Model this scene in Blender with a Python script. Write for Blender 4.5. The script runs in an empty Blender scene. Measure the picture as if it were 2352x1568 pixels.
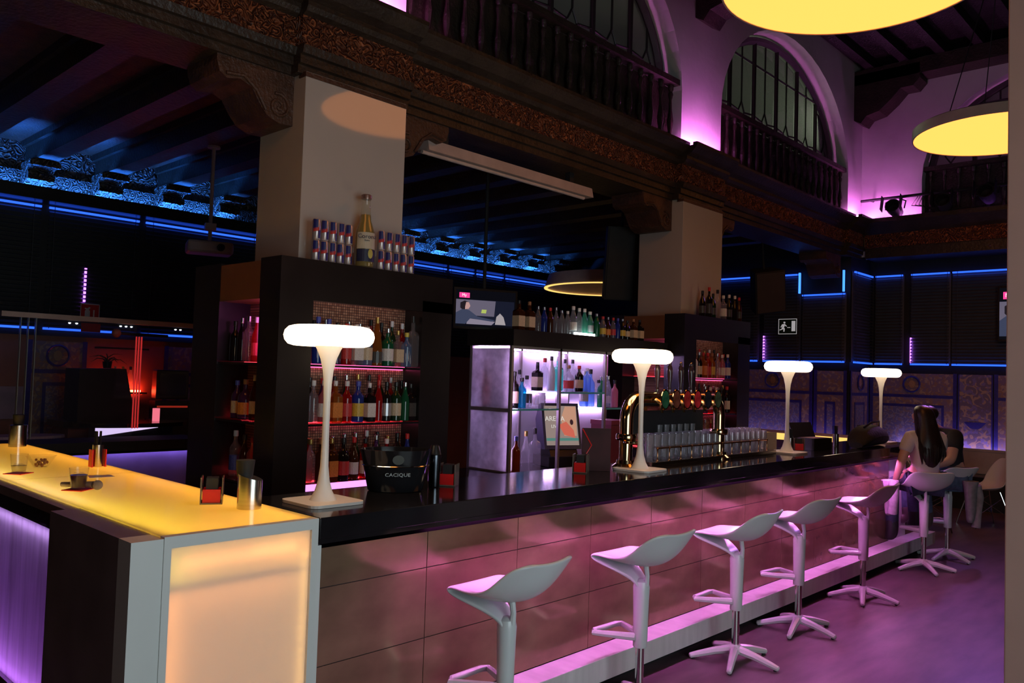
import bpy, math, random
from mathutils import Matrix, Vector
random.seed(7)
PI = math.pi
SC = bpy.context.scene
COL = SC.collection

# ------------------------------------------------------------------ camera
cam_d = bpy.data.cameras.new('camera')
cam_d.sensor_fit = 'HORIZONTAL'
cam_d.sensor_width = 36.0
cam_d.lens = 36.0 * 1880.74 / 2352.0
cam_d.clip_start = 0.05
cam_d.clip_end = 100
cam = bpy.data.objects.new('camera', cam_d)
COL.objects.link(cam)
yaw, pitch, roll = math.radians(43.250), math.radians(2.3196), math.radians(-1.8330)
F = Vector((math.cos(yaw) * math.cos(pitch), math.sin(yaw) * math.cos(pitch), math.sin(pitch)))
Rt = Vector((math.sin(yaw), -math.cos(yaw), 0))
Dn = -Rt.cross(F)
r2 = math.cos(roll) * Rt + math.sin(roll) * Dn
d2 = -math.sin(roll) * Rt + math.cos(roll) * Dn
m = Matrix.Identity(4)
for i in range(3):
    m[i][0], m[i][1], m[i][2] = r2[i], -d2[i], -F[i]
m.translation = Vector((-1.7399, -2.5816, 1.65))
cam.matrix_world = m
SC.camera = cam

# ------------------------------------------------------------------ world, exposure
w = bpy.data.worlds.new('world')
SC.world = w
w.use_nodes = True
w.node_tree.nodes['Background'].inputs[0].default_value = (0.30, 0.20, 0.26, 1)
w.node_tree.nodes['Background'].inputs[1].default_value = 0.02
SC.view_settings.view_transform = 'Standard'
SC.view_settings.look = 'None'
SC.view_settings.gamma = 1.0
SC.view_settings.exposure = 0.0
SC.view_settings.use_curve_mapping = False
try:
    SC.cycles.max_bounces = 6
    SC.cycles.diffuse_bounces = 3
    SC.cycles.glossy_bounces = 3
    SC.cycles.transmission_bounces = 4
    SC.cycles.transparent_max_bounces = 20
    SC.cycles.caustics_reflective = False
    SC.cycles.caustics_refractive = False
    SC.cycles.sample_clamp_indirect = 4.0
    SC.cycles.blur_glossy = 0.5
except Exception:
    pass

def area_light(name, loc, target, sx, sy, color, power):
    d = bpy.data.lights.new(name, 'AREA')
    d.shape = 'RECTANGLE'
    d.size, d.size_y = sx, sy
    d.color = color
    d.energy = power
    o = bpy.data.objects.new(name, d)
    COL.objects.link(o)
    o.location = loc
    v = Vector(target) - Vector(loc)
    o.rotation_euler = v.to_track_quat('-Z', 'Y').to_euler()
    return o
# daylight falling in through the glazed street doors behind the photographer
area_light('street_door_daylight', (-0.3, -4.75, 1.45), (0.2, 0.0, 1.1), 3.0, 2.3, (0.78, 0.95, 1.0), 85)
# added purple wash for the floor along the bar, from no real lamp
area_light('added_floor_wash', (10.2, 0.2, 4.0), (3.4, -0.9, 0.0), 0.3, 0.3, (0.55, 0.20, 1.0), 9).data.spread = math.radians(70)
# dim work light in the gallery corridor behind the arched windows
area_light('gallery_corridor_light', (8.0, 4.0, 5.4), (6.5, 2.3, 5.0), 5.0, 0.6, (0.75, 0.85, 0.6), 14)

# ------------------------------------------------------------------ materials
MATS = {}
def mat(name, color=(0.5, 0.5, 0.5), rough=0.5, metal=0.0, ior=1.5, var=0.12, scale=6.0, bump=0.0, bscale=40.0,
        coat=0.0, stretch=None, color2=None):
    if name in MATS:
        return MATS[name]
    M = bpy.data.materials.new(name)
    M.use_nodes = True
    nt = M.node_tree
    b = nt.nodes['Principled BSDF']
    b.inputs['Roughness'].default_value = rough
    b.inputs['Metallic'].default_value = metal
    b.inputs['IOR'].default_value = ior
    b.inputs['Coat Weight'].default_value = coat
    b.inputs['Coat Roughness'].default_value = 0.05
    tc = nt.nodes.new('ShaderNodeTexCoord')
    mp = nt.nodes.new('ShaderNodeMapping')
    nt.links.new(tc.outputs['Object'], mp.inputs[0])
    if stretch:
        mp.inputs['Scale'].default_value = stretch
    n = nt.nodes.new('ShaderNodeTexNoise')
    n.inputs['Scale'].default_value = scale
    n.inputs['Detail'].default_value = 4
    nt.links.new(mp.outputs[0], n.inputs['Vector'])
    r = nt.nodes.new('ShaderNodeValToRGB')
    c2 = color2 or tuple(c * (1 - var) for c in color)
    c1 = color if color2 else tuple(min(1, c * (1 + var)) for c in color)
    r.color_ramp.elements[0].position = 0.3
    r.color_ramp.elements[1].position = 0.7
    r.color_ramp.elements[0].color = (*c2, 1)
    r.color_ramp.elements[1].color = (*c1, 1)
    nt.links.new(n.outputs[0], r.inputs[0])
    nt.links.new(r.outputs[0], b.inputs['Base Color'])
    if bump:
        bn = nt.nodes.new('ShaderNodeTexNoise')
        bn.inputs['Scale'].default_value = bscale
        bn.inputs['Detail'].default_value = 5
        nt.links.new(mp.outputs[0], bn.inputs['Vector'])
        bp = nt.nodes.new('ShaderNodeBump')
        bp.inputs['Strength'].default_value = bump
        bp.inputs['Distance'].default_value = 0.02
        nt.links.new(bn.outputs[0], bp.inputs['Height'])
        nt.links.new(bp.outputs[0], b.inputs['Normal'])
    MATS[name] = M
    return M

def emit(name, color, strength):
    if name in MATS:
        return MATS[name]
    M = bpy.data.materials.new(name)
    M.use_nodes = True
    nt = M.node_tree
    nt.nodes.remove(nt.nodes['Principled BSDF'])
    e = nt.nodes.new('ShaderNodeEmission')
    e.inputs[0].default_value = (*color, 1)
    e.inputs[1].default_value = strength
    nt.links.new(e.outputs[0], nt.nodes['Material Output'].inputs[0])
    MATS[name] = M
    return M

def glassy(name, tint=(1, 1, 1), body=0.0, rough=0.03, edge=1.5, both=0.0):
    """thin-walled glass: tinted see-through, a little coloured body, fresnel gloss"""
    if name in MATS:
        return MATS[name]
    M = bpy.data.materials.new(name)
    M.use_nodes = True
    nt = M.node_tree
    nt.nodes.remove(nt.nodes['Principled BSDF'])
    tr = nt.nodes.new('ShaderNodeBsdfTransparent')
    tr.inputs[0].default_value = (*tint, 1)
    gl = nt.nodes.new('ShaderNodeBsdfGlossy')
    gl.inputs['Roughness'].default_value = rough
    fr = nt.nodes.new('ShaderNodeFresnel')
    fr.inputs[0].default_value = edge
    mx = nt.nodes.new('ShaderNodeMixShader')
    geo = nt.nodes.new('ShaderNodeNewGeometry')
    inv = nt.nodes.new('ShaderNodeMath')
    inv.operation = 'MULTIPLY_ADD'
    inv.inputs[1].default_value = both - 1.0
    inv.inputs[2].default_value = 1.0
    nt.links.new(geo.outputs['Backfacing'], inv.inputs[0])
    mu = nt.nodes.new('ShaderNodeMath')
    mu.operation = 'MULTIPLY'
    nt.links.new(fr.outputs[0], mu.inputs[0])
    nt.links.new(inv.outputs[0], mu.inputs[1])
    nt.links.new(mu.outputs[0], mx.inputs[0])
    base = tr
    if body > 0:
        tl = nt.nodes.new('ShaderNodeBsdfTranslucent')
        tl.inputs[0].default_value = (*tint, 1)
        df = nt.nodes.new('ShaderNodeBsdfDiffuse')
        df.inputs[0].default_value = (*tint, 1)
        m2 = nt.nodes.new('ShaderNodeMixShader')
        m2.inputs[0].default_value = 0.4
        nt.links.new(tl.outputs[0], m2.inputs[1])
        nt.links.new(df.outputs[0], m2.inputs[2])
        m3 = nt.nodes.new('ShaderNodeMixShader')
        m3.inputs[0].default_value = body
        nt.links.new(tr.outputs[0], m3.inputs[1])
        nt.links.new(m2.outputs[0], m3.inputs[2])
        base = m3
    nt.links.new(base.outputs[0], mx.inputs[1])
    nt.links.new(gl.outputs[0], mx.inputs[2])
    nt.links.new(mx.outputs[0], nt.nodes['Material Output'].inputs[0])
    MATS[name] = M
    return M

def frosted(name, color=(0.9, 0.9, 0.9), trans=0.6, rough=0.25, blotch=0.0, stretch=None, bscale=9.0):
    """backlit acrylic: light from behind soaks through, a soft gloss on the face"""
    if name in MATS:
        return MATS[name]
    M = bpy.data.materials.new(name)
    M.use_nodes = True
    nt = M.node_tree
    b = nt.nodes['Principled BSDF']
    b.inputs['Base Color'].default_value = (*color, 1)
    b.inputs['Roughness'].default_value = rough
    t = nt.nodes.new('ShaderNodeBsdfTranslucent')
    t.inputs[0].default_value = (*color, 1)
    if blotch:
        tc = nt.nodes.new('ShaderNodeTexCoord')
        mp = nt.nodes.new('ShaderNodeMapping')
        if stretch:
            mp.inputs['Scale'].default_value = stretch
        n = nt.nodes.new('ShaderNodeTexNoise')
        n.inputs['Scale'].default_value = bscale
        n.inputs['Detail'].default_value = 6
        r = nt.nodes.new('ShaderNodeValToRGB')
        r.color_ramp.elements[0].position = 0.3
        r.color_ramp.elements[1].position = 0.75
        r.color_ramp.elements[0].color = (*[c * (1 - blotch) for c in color], 1)
        r.color_ramp.elements[1].color = (*color, 1)
        nt.links.new(tc.outputs['Object'], mp.inputs[0])
        nt.links.new(mp.outputs[0], n.inputs['Vector'])
        nt.links.new(n.outputs[0], r.inputs[0])
        nt.links.new(r.outputs[0], t.inputs[0])
        nt.links.new(r.outputs[0], b.inputs['Base Color'])
    mx = nt.nodes.new('ShaderNodeMixShader')
    mx.inputs[0].default_value = trans
    nt.links.new(b.outputs[0], mx.inputs[1])
    nt.links.new(t.outputs[0], mx.inputs[2])
    nt.links.new(mx.outputs[0], nt.nodes['Material Output'].inputs[0])
    MATS[name] = M
    return M

def ornament(name, c_ground, c_line, c_third, scale=9.0, rough=0.4, bump=0.0, detail=22.0):
    """scrolling painted / carved ornament from warped voronoi cells and waves"""
    if name in MATS:
        return MATS[name]
    M = bpy.data.materials.new(name)
    M.use_nodes = True
    nt = M.node_tree
    b = nt.nodes['Principled BSDF']
    b.inputs['Roughness'].default_value = rough
    tc = nt.nodes.new('ShaderNodeTexCoord')
    n = nt.nodes.new('ShaderNodeTexNoise')
    n.inputs['Scale'].default_value = scale * 0.6
    vm = nt.nodes.new('ShaderNodeMixRGB')
    vm.blend_type = 'ADD'
    vm.inputs[0].default_value = 0.22
    nt.links.new(tc.outputs['Object'], n.inputs['Vector'])
    nt.links.new(tc.outputs['Object'], vm.inputs[1])
    nt.links.new(n.outputs[1], vm.inputs[2])
    v = nt.nodes.new('ShaderNodeTexVoronoi')
    v.inputs['Scale'].default_value = scale
    nt.links.new(vm.outputs[0], v.inputs['Vector'])
    wv = nt.nodes.new('ShaderNodeMath')
    wv.operation = 'SINE'
    ml = nt.nodes.new('ShaderNodeMath')
    ml.operation = 'MULTIPLY'
    ml.inputs[1].default_value = detail
    nt.links.new(v.outputs['Distance'], ml.inputs[0])
    nt.links.new(ml.outputs[0], wv.inputs[0])
    r = nt.nodes.new('ShaderNodeValToRGB')
    r.color_ramp.elements[0].position = 0.25
    r.color_ramp.elements[1].position = 0.6
    r.color_ramp.elements[0].color = (*c_line, 1)
    r.color_ramp.elements[1].color = (*c_ground, 1)
    nt.links.new(wv.outputs[0], r.inputs[0])
    n2 = nt.nodes.new('ShaderNodeTexNoise')
    n2.inputs['Scale'].default_value = scale * 1.7
    r2_ = nt.nodes.new('ShaderNodeValToRGB')
    r2_.color_ramp.elements[0].position = 0.52
    r2_.color_ramp.elements[1].position = 0.6
    nt.links.new(tc.outputs['Object'], n2.inputs['Vector'])
    nt.links.new(n2.outputs[0], r2_.inputs[0])
    mx = nt.nodes.new('ShaderNodeMixRGB')
    nt.links.new(r2_.outputs[0], mx.inputs[0])
    nt.links.new(r.outputs[0], mx.inputs[1])
    mx.inputs[2].default_value = (*c_third, 1)
    nt.links.new(mx.outputs[0], b.inputs['Base Color'])
    if bump:
        bp = nt.nodes.new('ShaderNodeBump')
        bp.inputs['Strength'].default_value = bump
        bp.inputs['Distance'].default_value = 0.03
        nt.links.new(wv.outputs[0], bp.inputs['Height'])
        nt.links.new(bp.outputs[0], b.inputs['Normal'])
    MATS[name] = M
    return M

def mosaic(name):
    M = bpy.data.materials.new(name)
    M.use_nodes = True
    nt = M.node_tree
    b = nt.nodes['Principled BSDF']
    b.inputs['Roughness'].default_value = 0.25
    tc = nt.nodes.new('ShaderNodeTexCoord')
    mp = nt.nodes.new('ShaderNodeMapping')
    mp.inputs['Rotation'].default_value = (PI / 2, 0, 0)
    br = nt.nodes.new('ShaderNodeTexBrick')
    br.offset = 0.0
    br.inputs['Color1'].default_value = (0.46, 0.27, 0.17, 1)
    br.inputs['Color2'].default_value = (0.22, 0.10, 0.06, 1)
    br.inputs['Mortar'].default_value = (0.06, 0.03, 0.03, 1)
    br.inputs['Scale'].default_value = 1.0
    br.inputs['Mortar Size'].default_value = 0.002
    br.inputs['Brick Width'].default_value = 0.018
    br.inputs['Row Height'].default_value = 0.018
    nt.links.new(tc.outputs['Object'], mp.inputs[0])
    nt.links.new(mp.outputs[0], br.inputs['Vector'])
    nt.links.new(br.outputs[0], b.inputs['Base Color'])
    MATS[name] = M
    return M

WOOD = mat('dark_carved_wood', (0.032, 0.020, 0.013), 0.45, var=0.4, scale=5, bump=0.5, bscale=30)
WOODR = mat('red_brown_wood', (0.075, 0.032, 0.018), 0.5, var=0.4, scale=9, bump=0.6, bscale=45)
FRIEZE = ornament('carved_frieze', (0.42, 0.13, 0.05), (0.10, 0.03, 0.016), (0.26, 0.08, 0.035), 11, 0.5, 0.8)
CARVED = ornament('carved_cornice', (0.22, 0.18, 0.15), (0.06, 0.045, 0.035), (0.14, 0.11, 0.09), 10, 0.35, 1.0)
PLASTER = mat('white_plaster', (0.66, 0.62, 0.60), 0.7, var=0.06, scale=3, bump=0.15, bscale=12)
COLWHITE = mat('polished_white_panel', (0.50, 0.45, 0.41), 0.05, ior=1.65, var=0.03, scale=2)
BLACKGLOSS = mat('black_polished_top', (0.012, 0.011, 0.013), 0.10, var=0.3, scale=4)
BLACKSATIN = mat('black_lacquer', (0.014, 0.012, 0.012), 0.28, var=0.3, scale=3)
BLACKMATT = mat('black_matt', (0.012, 0.011, 0.012), 0.7, var=0.3, scale=9)
ORANGEPAN = mat('brown_reflective_panel', (0.20, 0.085, 0.035), 0.3, var=0.2, scale=2)
BARTILE = mat('gold_glazed_tile', (0.40, 0.25, 0.155), 0.14, metal=0.55, ior=1.8, var=0.22, scale=4.5, stretch=(1, 1, 1.6))
GROUT = mat('dark_grout', (0.03, 0.02, 0.02), 0.8)
STEPWHITE = mat('white_marble_step', (0.72, 0.70, 0.70), 0.30, var=0.10, scale=5, stretch=(3, 1, 0.4))
FLOORM = mat('dark_vinyl_floor', (0.115, 0.075, 0.085), 0.42, var=0.35, scale=3.2, stretch=(0.7, 2.6, 1))
STOOLW = mat('white_moulded_plastic', (0.68, 0.70, 0.71), 0.22, var=0.02, scale=2)
CHROME = mat('chrome', (0.75, 0.75, 0.75), 0.12, metal=1.0, var=0.03)
STEEL = mat('brushed_steel', (0.55, 0.52, 0.48), 0.22, metal=1.0, var=0.12, scale=3, stretch=(1, 1, 30))
BRASS = mat('polished_brass', (0.62, 0.45, 0.24), 0.13, metal=1.0, var=0.05)
COPPER = mat('copper_rail', (0.75, 0.40, 0.22), 0.2, metal=1.0, var=0.05)
BOXWHITE = mat('white_lacquer_frame', (0.70, 0.72, 0.70), 0.35, var=0.02)
WHITE = mat('white_enamel', (0.75, 0.74, 0.72), 0.35, var=0.03)
LAMPW = mat('white_lamp_metal', (0.80, 0.76, 0.72), 0.35, var=0.02)
REDP = mat('red_plastic', (0.75, 0.015, 0.015), 0.35, var=0.1)
GREYD = mat('dark_grey_panel', (0.20, 0.16, 0.17), 0.35, var=0.2, scale=5)
SIGNRED = mat('sign_red', (0.62, 0.02, 0.02), 0.4, var=0.05)
SIGNGREEN = mat('sign_dark_green', (0.01, 0.05, 0.03), 0.4, var=0.05)
SIGNWHITE = mat('sign_white', (0.75, 0.72, 0.72), 0.4, var=0.03)
REDWALL = mat('red_brown_plaster', (0.30, 0.13, 0.10), 0.7, var=0.1, scale=3)
MOSAIC = mosaic('gold_mosaic')
MURAL = ornament('painted_tile_tan', (0.48, 0.34, 0.24), (0.26, 0.18, 0.24), (0.36, 0.21, 0.15), 10, 0.35, 0, 10)
MURALB = ornament('painted_tile_blue', (0.33, 0.31, 0.40), (0.18, 0.17, 0.32), (0.30, 0.22, 0.22), 13, 0.35, 0, 12)
MURALE = mat('blue_tile_border', (0.045, 0.04, 0.26), 0.35, var=0.2, scale=20)
PANE = glassy('window_glass', (0.85, 0.9, 0.85), 0.28, 0.08)
CLEAR = glassy('clear_glass', (0.985, 0.985, 0.985), 0.03, 0.03, 1.45)
BEERG = glassy('beer_glassware', (0.97, 0.95, 0.99), 0.24, 0.05, 1.7, 0.6)
TEAL = mat('teal_glass_edge', (0.12, 0.62, 0.66), 0.2, var=0.05)
GLASSSHELF = glassy('shelf_glass', (0.75, 0.95, 0.95), 0.12)
E_DISC = emit('disc_glow', (1.0, 0.30, 0.056), 2.65)
E_LAMP = emit('lamp_glow', (1.0, 0.74, 0.48), 6.0)
E_PURPLE = emit('purple_led', (0.90, 0.20, 0.88), 230)
E_MAGENTA = emit('magenta_led', (1.0, 0.25, 0.92), 125)
E_BLUE = emit('blue_led', (0.018, 0.085, 0.80), 2.4)
E_BLUEUP = emit('blue_led_uplight', (0.03, 0.20, 1.0), 210)
E_ORANGE = emit('amber_led', (1.0, 0.40, 0.11), 23)
E_YELLOW = emit('yellow_led', (1.0, 0.80, 0.12), 27)
E_LILAC = emit('lilac_led', (0.66, 0.22, 1.0), 70)
E_LILACW = emit('lilac_white_led', (0.76, 0.46, 1.0), 46)
E_RED = emit('red_led', (1.0, 0.04, 0.06), 4.0)
E_REDPINK = emit('pink_led', (1.0, 0.10, 0.30), 3.2)
E_VIOLET = emit('violet_led', (0.45, 0.12, 1.0), 5)
E_ARCH = emit('arch_led', (0.90, 0.24, 0.80), 62)
FLOCK = mat('black_flock', (0.0012, 0.001, 0.0012), 0.95)
FLOCK.node_tree.nodes['Principled BSDF'].inputs['Specular IOR Level'].default_value = 0.0

# ------------------------------------------------------------------ mesh helpers
class MB:
    def __init__(s):
        s.v, s.f = [], []
    def quad(s, *p):
        k = len(s.v)
        s.v += [tuple(q) for q in p]
        s.f.append(tuple(range(k, k + len(p))))
        return s
    def box(s, x0, x1, y0, y1, z0, z1):
        k = len(s.v)
        s.v += [(x0, y0, z0), (x1, y0, z0), (x1, y1, z0), (x0, y1, z0), (x0, y0, z1), (x1, y0, z1), (x1, y1, z1), (x0, y1, z1)]
        s.f += [tuple(k + i for i in q) for q in ((0, 3, 2, 1), (4, 5, 6, 7), (0, 1, 5, 4), (1, 2, 6, 5), (2, 3, 7, 6), (3, 0, 4, 7))]
        return s
    def prism(s, poly, axis, a, b):
        """extrude a 2-D polygon along an axis; poly in the other two axes (x: y,z  y: x,z  z: x,y)"""
        def P(u, v, t):
            return {'x': (t, u, v), 'y': (u, t, v), 'z': (u, v, t)}[axis]
        k, n = len(s.v), len(poly)
        s.v += [P(u, v, a) for u, v in poly] + [P(u, v, b) for u, v in poly]
        s.f.append(tuple(k + i for i in range(n))[::-1])
        s.f.append(tuple(k + n + i for i in range(n)))
        for i in range(n):
            j = (i + 1) % n
            s.f.append((k + i, k + j, k + n + j, k + n + i))
        return s
    def lathe(s, prof, n=16, c=(0, 0, 0), rot=0.0, sx=1.0, sy=1.0, caps=True):
        k = len(s.v)
        for r, z in prof:
            for i in range(n):
                a = 2 * PI * i / n + rot
                s.v.append((c[0] + r * sx * math.cos(a), c[1] + r * sy * math.sin(a), c[2] + z))
        for j in range(len(prof) - 1):
            for i in range(n):
                i2 = (i + 1) % n
                s.f.append((k + j * n + i, k + j * n + i2, k + (j + 1) * n + i2, k + (j + 1) * n + i))
        if caps and prof[0][0] > 1e-5:
            s.f.append(tuple(k + i for i in range(n))[::-1])
        if caps and prof[-1][0] > 1e-5:
            s.f.append(tuple(k + (len(prof) - 1) * n + i for i in range(n)))
        return s
    def tube(s, pts, r, n=8, closed=False, caps=True):
        pts = [Vector(p) for p in pts]
        N = len(pts)
        rr = r if isinstance(r, (list, tuple)) else [r] * N
        k = len(s.v)
        up = None
        for i, p in enumerate(pts):
            if closed:
                d = pts[(i + 1) % N] - pts[i - 1]
            else:
                d = pts[min(i + 1, N - 1)] - pts[max(i - 1, 0)]
            d.normalize()
            if up is None:
                up = d.orthogonal().normalized()
            up = (up - d * up.dot(d))
            if up.length < 1e-6:
                up = d.orthogonal()
            up.normalize()
            sd = d.cross(up)
            for q in range(n):
                a = 2 * PI * q / n
                s.v.append(tuple(p + (up * math.cos(a) + sd * math.sin(a)) * rr[i]))
        M = N if closed else N - 1
        for i in range(M):
            i2 = (i + 1) % N
            for q in range(n):
                q2 = (q + 1) % n
                s.f.append((k + i * n + q, k + i * n + q2, k + i2 * n + q2, k + i2 * n + q))
        if caps and not closed:
            s.f.append(tuple(k + q for q in range(n))[::-1])
            s.f.append(tuple(k + (N - 1) * n + q for q in range(n)))
        return s
    def sph(s, c, rx, ry, rz, n=14, m=9):
        prof = [(math.sin(PI * j / m), -math.cos(PI * j / m)) for j in range(m + 1)]
        k = len(s.v)
        for r, z in prof:
            for i in range(n):
                a = 2 * PI * i / n
                s.v.append((c[0] + rx * r * math.cos(a), c[1] + ry * r * math.sin(a), c[2] + rz * z))
        for j in range(m):
            for i in range(n):
                i2 = (i + 1) % n
                s.f.append((k + j * n + i, k + j * n + i2, k + (j + 1) * n + i2, k + (j + 1) * n + i))
        return s
    def mesh(s, name, material, smooth=False):
        me = bpy.data.meshes.new(name)
        me.from_pydata(s.v, [], s.f)
        me.validate()
        me.materials.append(material)
        if smooth:
            for p in me.polygons:
                p.use_smooth = True
            me.set_sharp_from_angle(angle=math.radians(42))
        me.update()
        return me
    def build(s, name, material, parent=None, smooth=False, bevel=0.0, subsurf=0, solid=0.0):
        o = bpy.data.objects.new(name, s.mesh(name, material, smooth))
        COL.objects.link(o)
        if parent:
            o.parent = parent
        if solid:
            md = o.modifiers.new('solid', 'SOLIDIFY')
            md.thickness = solid
            md.offset = 0
        if subsurf:
            md = o.modifiers.new('sub', 'SUBSURF')
            md.levels = md.render_levels = subsurf
        if bevel:
            md = o.modifiers.new('bevel', 'BEVEL')
            md.width = bevel
            md.segments = 2
            md.limit_method = 'ANGLE'
        return o

def tag(o, label, cat, group=None):
    o['label'] = label
    o['category'] = cat
    if group:
        o['group'] = group
    return o
def thing(name, label, cat, loc=(0, 0, 0), rz=0.0, group=None):
    o = bpy.data.objects.new(name, None)
    o.empty_display_size = 0.05
    COL.objects.link(o)
    o.location = loc
    o.rotation_euler = (0, 0, rz)
    return tag(o, label, cat, group)
def struct(o, label=None):
    o['kind'] = 'structure'
    if label:
        o['label'] = label
    return o
def empty_struct(name, label=None, loc=(0, 0, 0)):
    o = bpy.data.objects.new(name, None)
    COL.objects.link(o)
    o.location = loc
    o.empty_display_size = 0.05
    return struct(o, label)
def link_mesh(name, me, parent=None, loc=(0, 0, 0), rot=(0, 0, 0), scale=(1, 1, 1), material=None):
    o = bpy.data.objects.new(name, me)
    COL.objects.link(o)
    o.parent = parent
    o.location = loc
    o.rotation_euler = rot
    o.scale = scale
    if material:
        o.material_slots[0].link = 'OBJECT'
        o.material_slots[0].material = material
    return o
def dup(root, loc, rz=None, label=None):
    r = root.copy()
    COL.objects.link(r)
    r.location = loc
    if rz is not None:
        r.rotation_euler = (0, 0, rz)
    if label:
        r['label'] = label
    for ch in list(root.children):
        c = ch.copy()
        COL.objects.link(c)
        c.parent = r
        for g in list(ch.children):
            d = g.copy()
            COL.objects.link(d)
            d.parent = c
    return r
def text(body, size, material, parent, loc, rot, name='lettering', extrude=0.0008, align='CENTER'):
    cu = bpy.data.curves.new(name, 'FONT')
    cu.body = body
    cu.size = size
    cu.extrude = extrude
    cu.align_x = align
    cu.align_y = 'CENTER'
    cu.resolution_u = 2
    t = bpy.data.objects.new(name + '_curve', cu)
    COL.objects.link(t)
    dg = bpy.context.evaluated_depsgraph_get()
    me = bpy.data.meshes.new_from_object(t.evaluated_get(dg))
    bpy.data.objects.remove(t)
    bpy.data.curves.remove(cu)
    me.name = name
    me.materials.clear()
    me.materials.append(material)
    o = bpy.data.objects.new(name, me)
    COL.objects.link(o)
    o.parent = parent
    o.location = loc
    o.rotation_euler = rot
    return o
ORD = ['first', 'second', 'third', 'fourth', 'fifth', 'sixth', 'seventh', 'eighth', 'ninth', 'tenth', 'eleventh', 'twelfth',
       'thirteenth', 'fourteenth', 'fifteenth', 'sixteenth', 'seventeenth', 'eighteenth', 'nineteenth', 'twentieth',
       'twenty-first', 'twenty-second', 'twenty-third', 'twenty-fourth']
# ================================================================== THE SETTING
COLX = [(1.13, 1.97), (5.745, 6.585), (10.36, 10.90)]      # colonnade along the bar side of the hall
struct(MB().box(-6, 11.6, -5.2, 7.7, -0.1, 0).build('floor', FLOORM), 'dark vinyl plank floor with purple light on it')
struct(MB().box(-6, 11.6, 7.5, 7.7, 0, 4.1).build('wall_back', REDWALL), 'red brown plastered wall behind the bar')
struct(MB().box(11.4, 11.6, -5.2, 2.11, 0, 4.1).build('wall_right', BLACKMATT))
struct(MB().box(10.6, 11.6, 2.11, 7.5, 0, 4.1).build('wall_alcove', BLACKMATT))
struct(MB().box(-6.2, -6.0, -5.2, 7.7, 0, 6.5).build('wall_left', WOOD))
wf = MB().box(-6, -1.9, -5.2, -5.0, 0, 6.5).box(1.3, 11.6, -5.2, -5.0, 0, 6.5).box(-1.9, 1.3, -5.2, -5.0, 2.7, 6.5)
struct(wf.build('wall_front', WOOD))
d1 = empty_struct('door_1', 'glazed street doors', (-0.3, -5.1, 0))
for sx in (-0.8, 0.8):
    MB().box(sx - 0.76, sx + 0.76, -0.01, 0.01, 0.08, 2.62).build('pane', PANE, d1)
    for a, b in ((-0.8, -0.72), (0.72, 0.8)):
        MB().box(sx + a, sx + b, -0.03, 0.03, 0, 2.7).build('stile', BLACKSATIN, d1)

# ---- arcaded wall above the cornice
def arch_pts(a, b, zc, h, n=22):
    c, r = (a + b) / 2, (b - a) / 2
    return [(c - r * math.cos(PI * i / n), zc + h * math.sin(PI * i / n)) for i in range(n + 1)]
def arch_wall(P, s0, s1, z0, z1, ops, t0, t1):
    mb = MB()
    cur = s0
    for a, b, zc, h in ops:
        mb.quad(P(cur, t0, z0), P(a, t0, z0), P(a, t0, z1), P(cur, t0, z1))
        mb.quad(P(cur, t1, z0), P(a, t1, z0), P(a, t1, z1), P(cur, t1, z1))
        pts = [(a, z0)] + arch_pts(a, b, zc, h) + [(b, z0)]
        for (u, v), (u2, v2) in zip(pts, pts[1:]):
            if abs(u2 - u) > 1e-6:
                mb.quad(P(u, t0, v), P(u2, t0, v2), P(u2, t0, z1), P(u, t0, z1))
                mb.quad(P(u, t1, v), P(u2, t1, v2), P(u2, t1, z1), P(u, t1, z1))
            mb.quad(P(u, t0, v), P(u, t1, v), P(u2, t1, v2), P(u2, t0, v2))
        cur = b
    mb.quad(P(cur, t0, z0), P(s1, t0, z0), P(s1, t0, z1), P(cur, t0, z1))
    mb.quad(P(cur, t1, z0), P(s1, t1, z0), P(s1, t1, z1), P(cur, t1, z1))
    return mb
PX = lambda s, t, z: (s, t, z)              # wall running along x
PE = lambda s, t, z: (t, -s, z)             # end wall running along y (s = -y)
ARCHES = [(-2.64, 1.13), (1.97, 5.745), (6.585, 10.36)]
ZC, AH = 4.75, 1.43
struct(arch_wall(PX, -6.0, 10.9, 4.0, 6.5, [(a, b, ZC, AH) for a, b in ARCHES], 2.08, 2.38).build('wall_arcade', PLASTER),
       'white plaster arcade wall lit purple from the cornice')
END_OP = (-1.22, 2.55)
struct(arch_wall(PE, -2.4, 5.0, 3.6, 6.5, [(END_OP[0], END_OP[1], ZC - 0.05, AH)], 10.9, 11.2).build('wall_gallery_end', PLASTER))
struct(MB().box(-6, 11.2, 4.9, 5.0, 4.1, 6.5).build('wall_corridor', mat('corridor_grey', (0.28, 0.30, 0.25), 0.8)))
struct(MB().box(11.9, 12.0, -5, 2.4, 3.6, 6.5).build('wall_corridor_end', mat('corridor_grey', (0.28, 0.30, 0.25), 0.8)))

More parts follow.
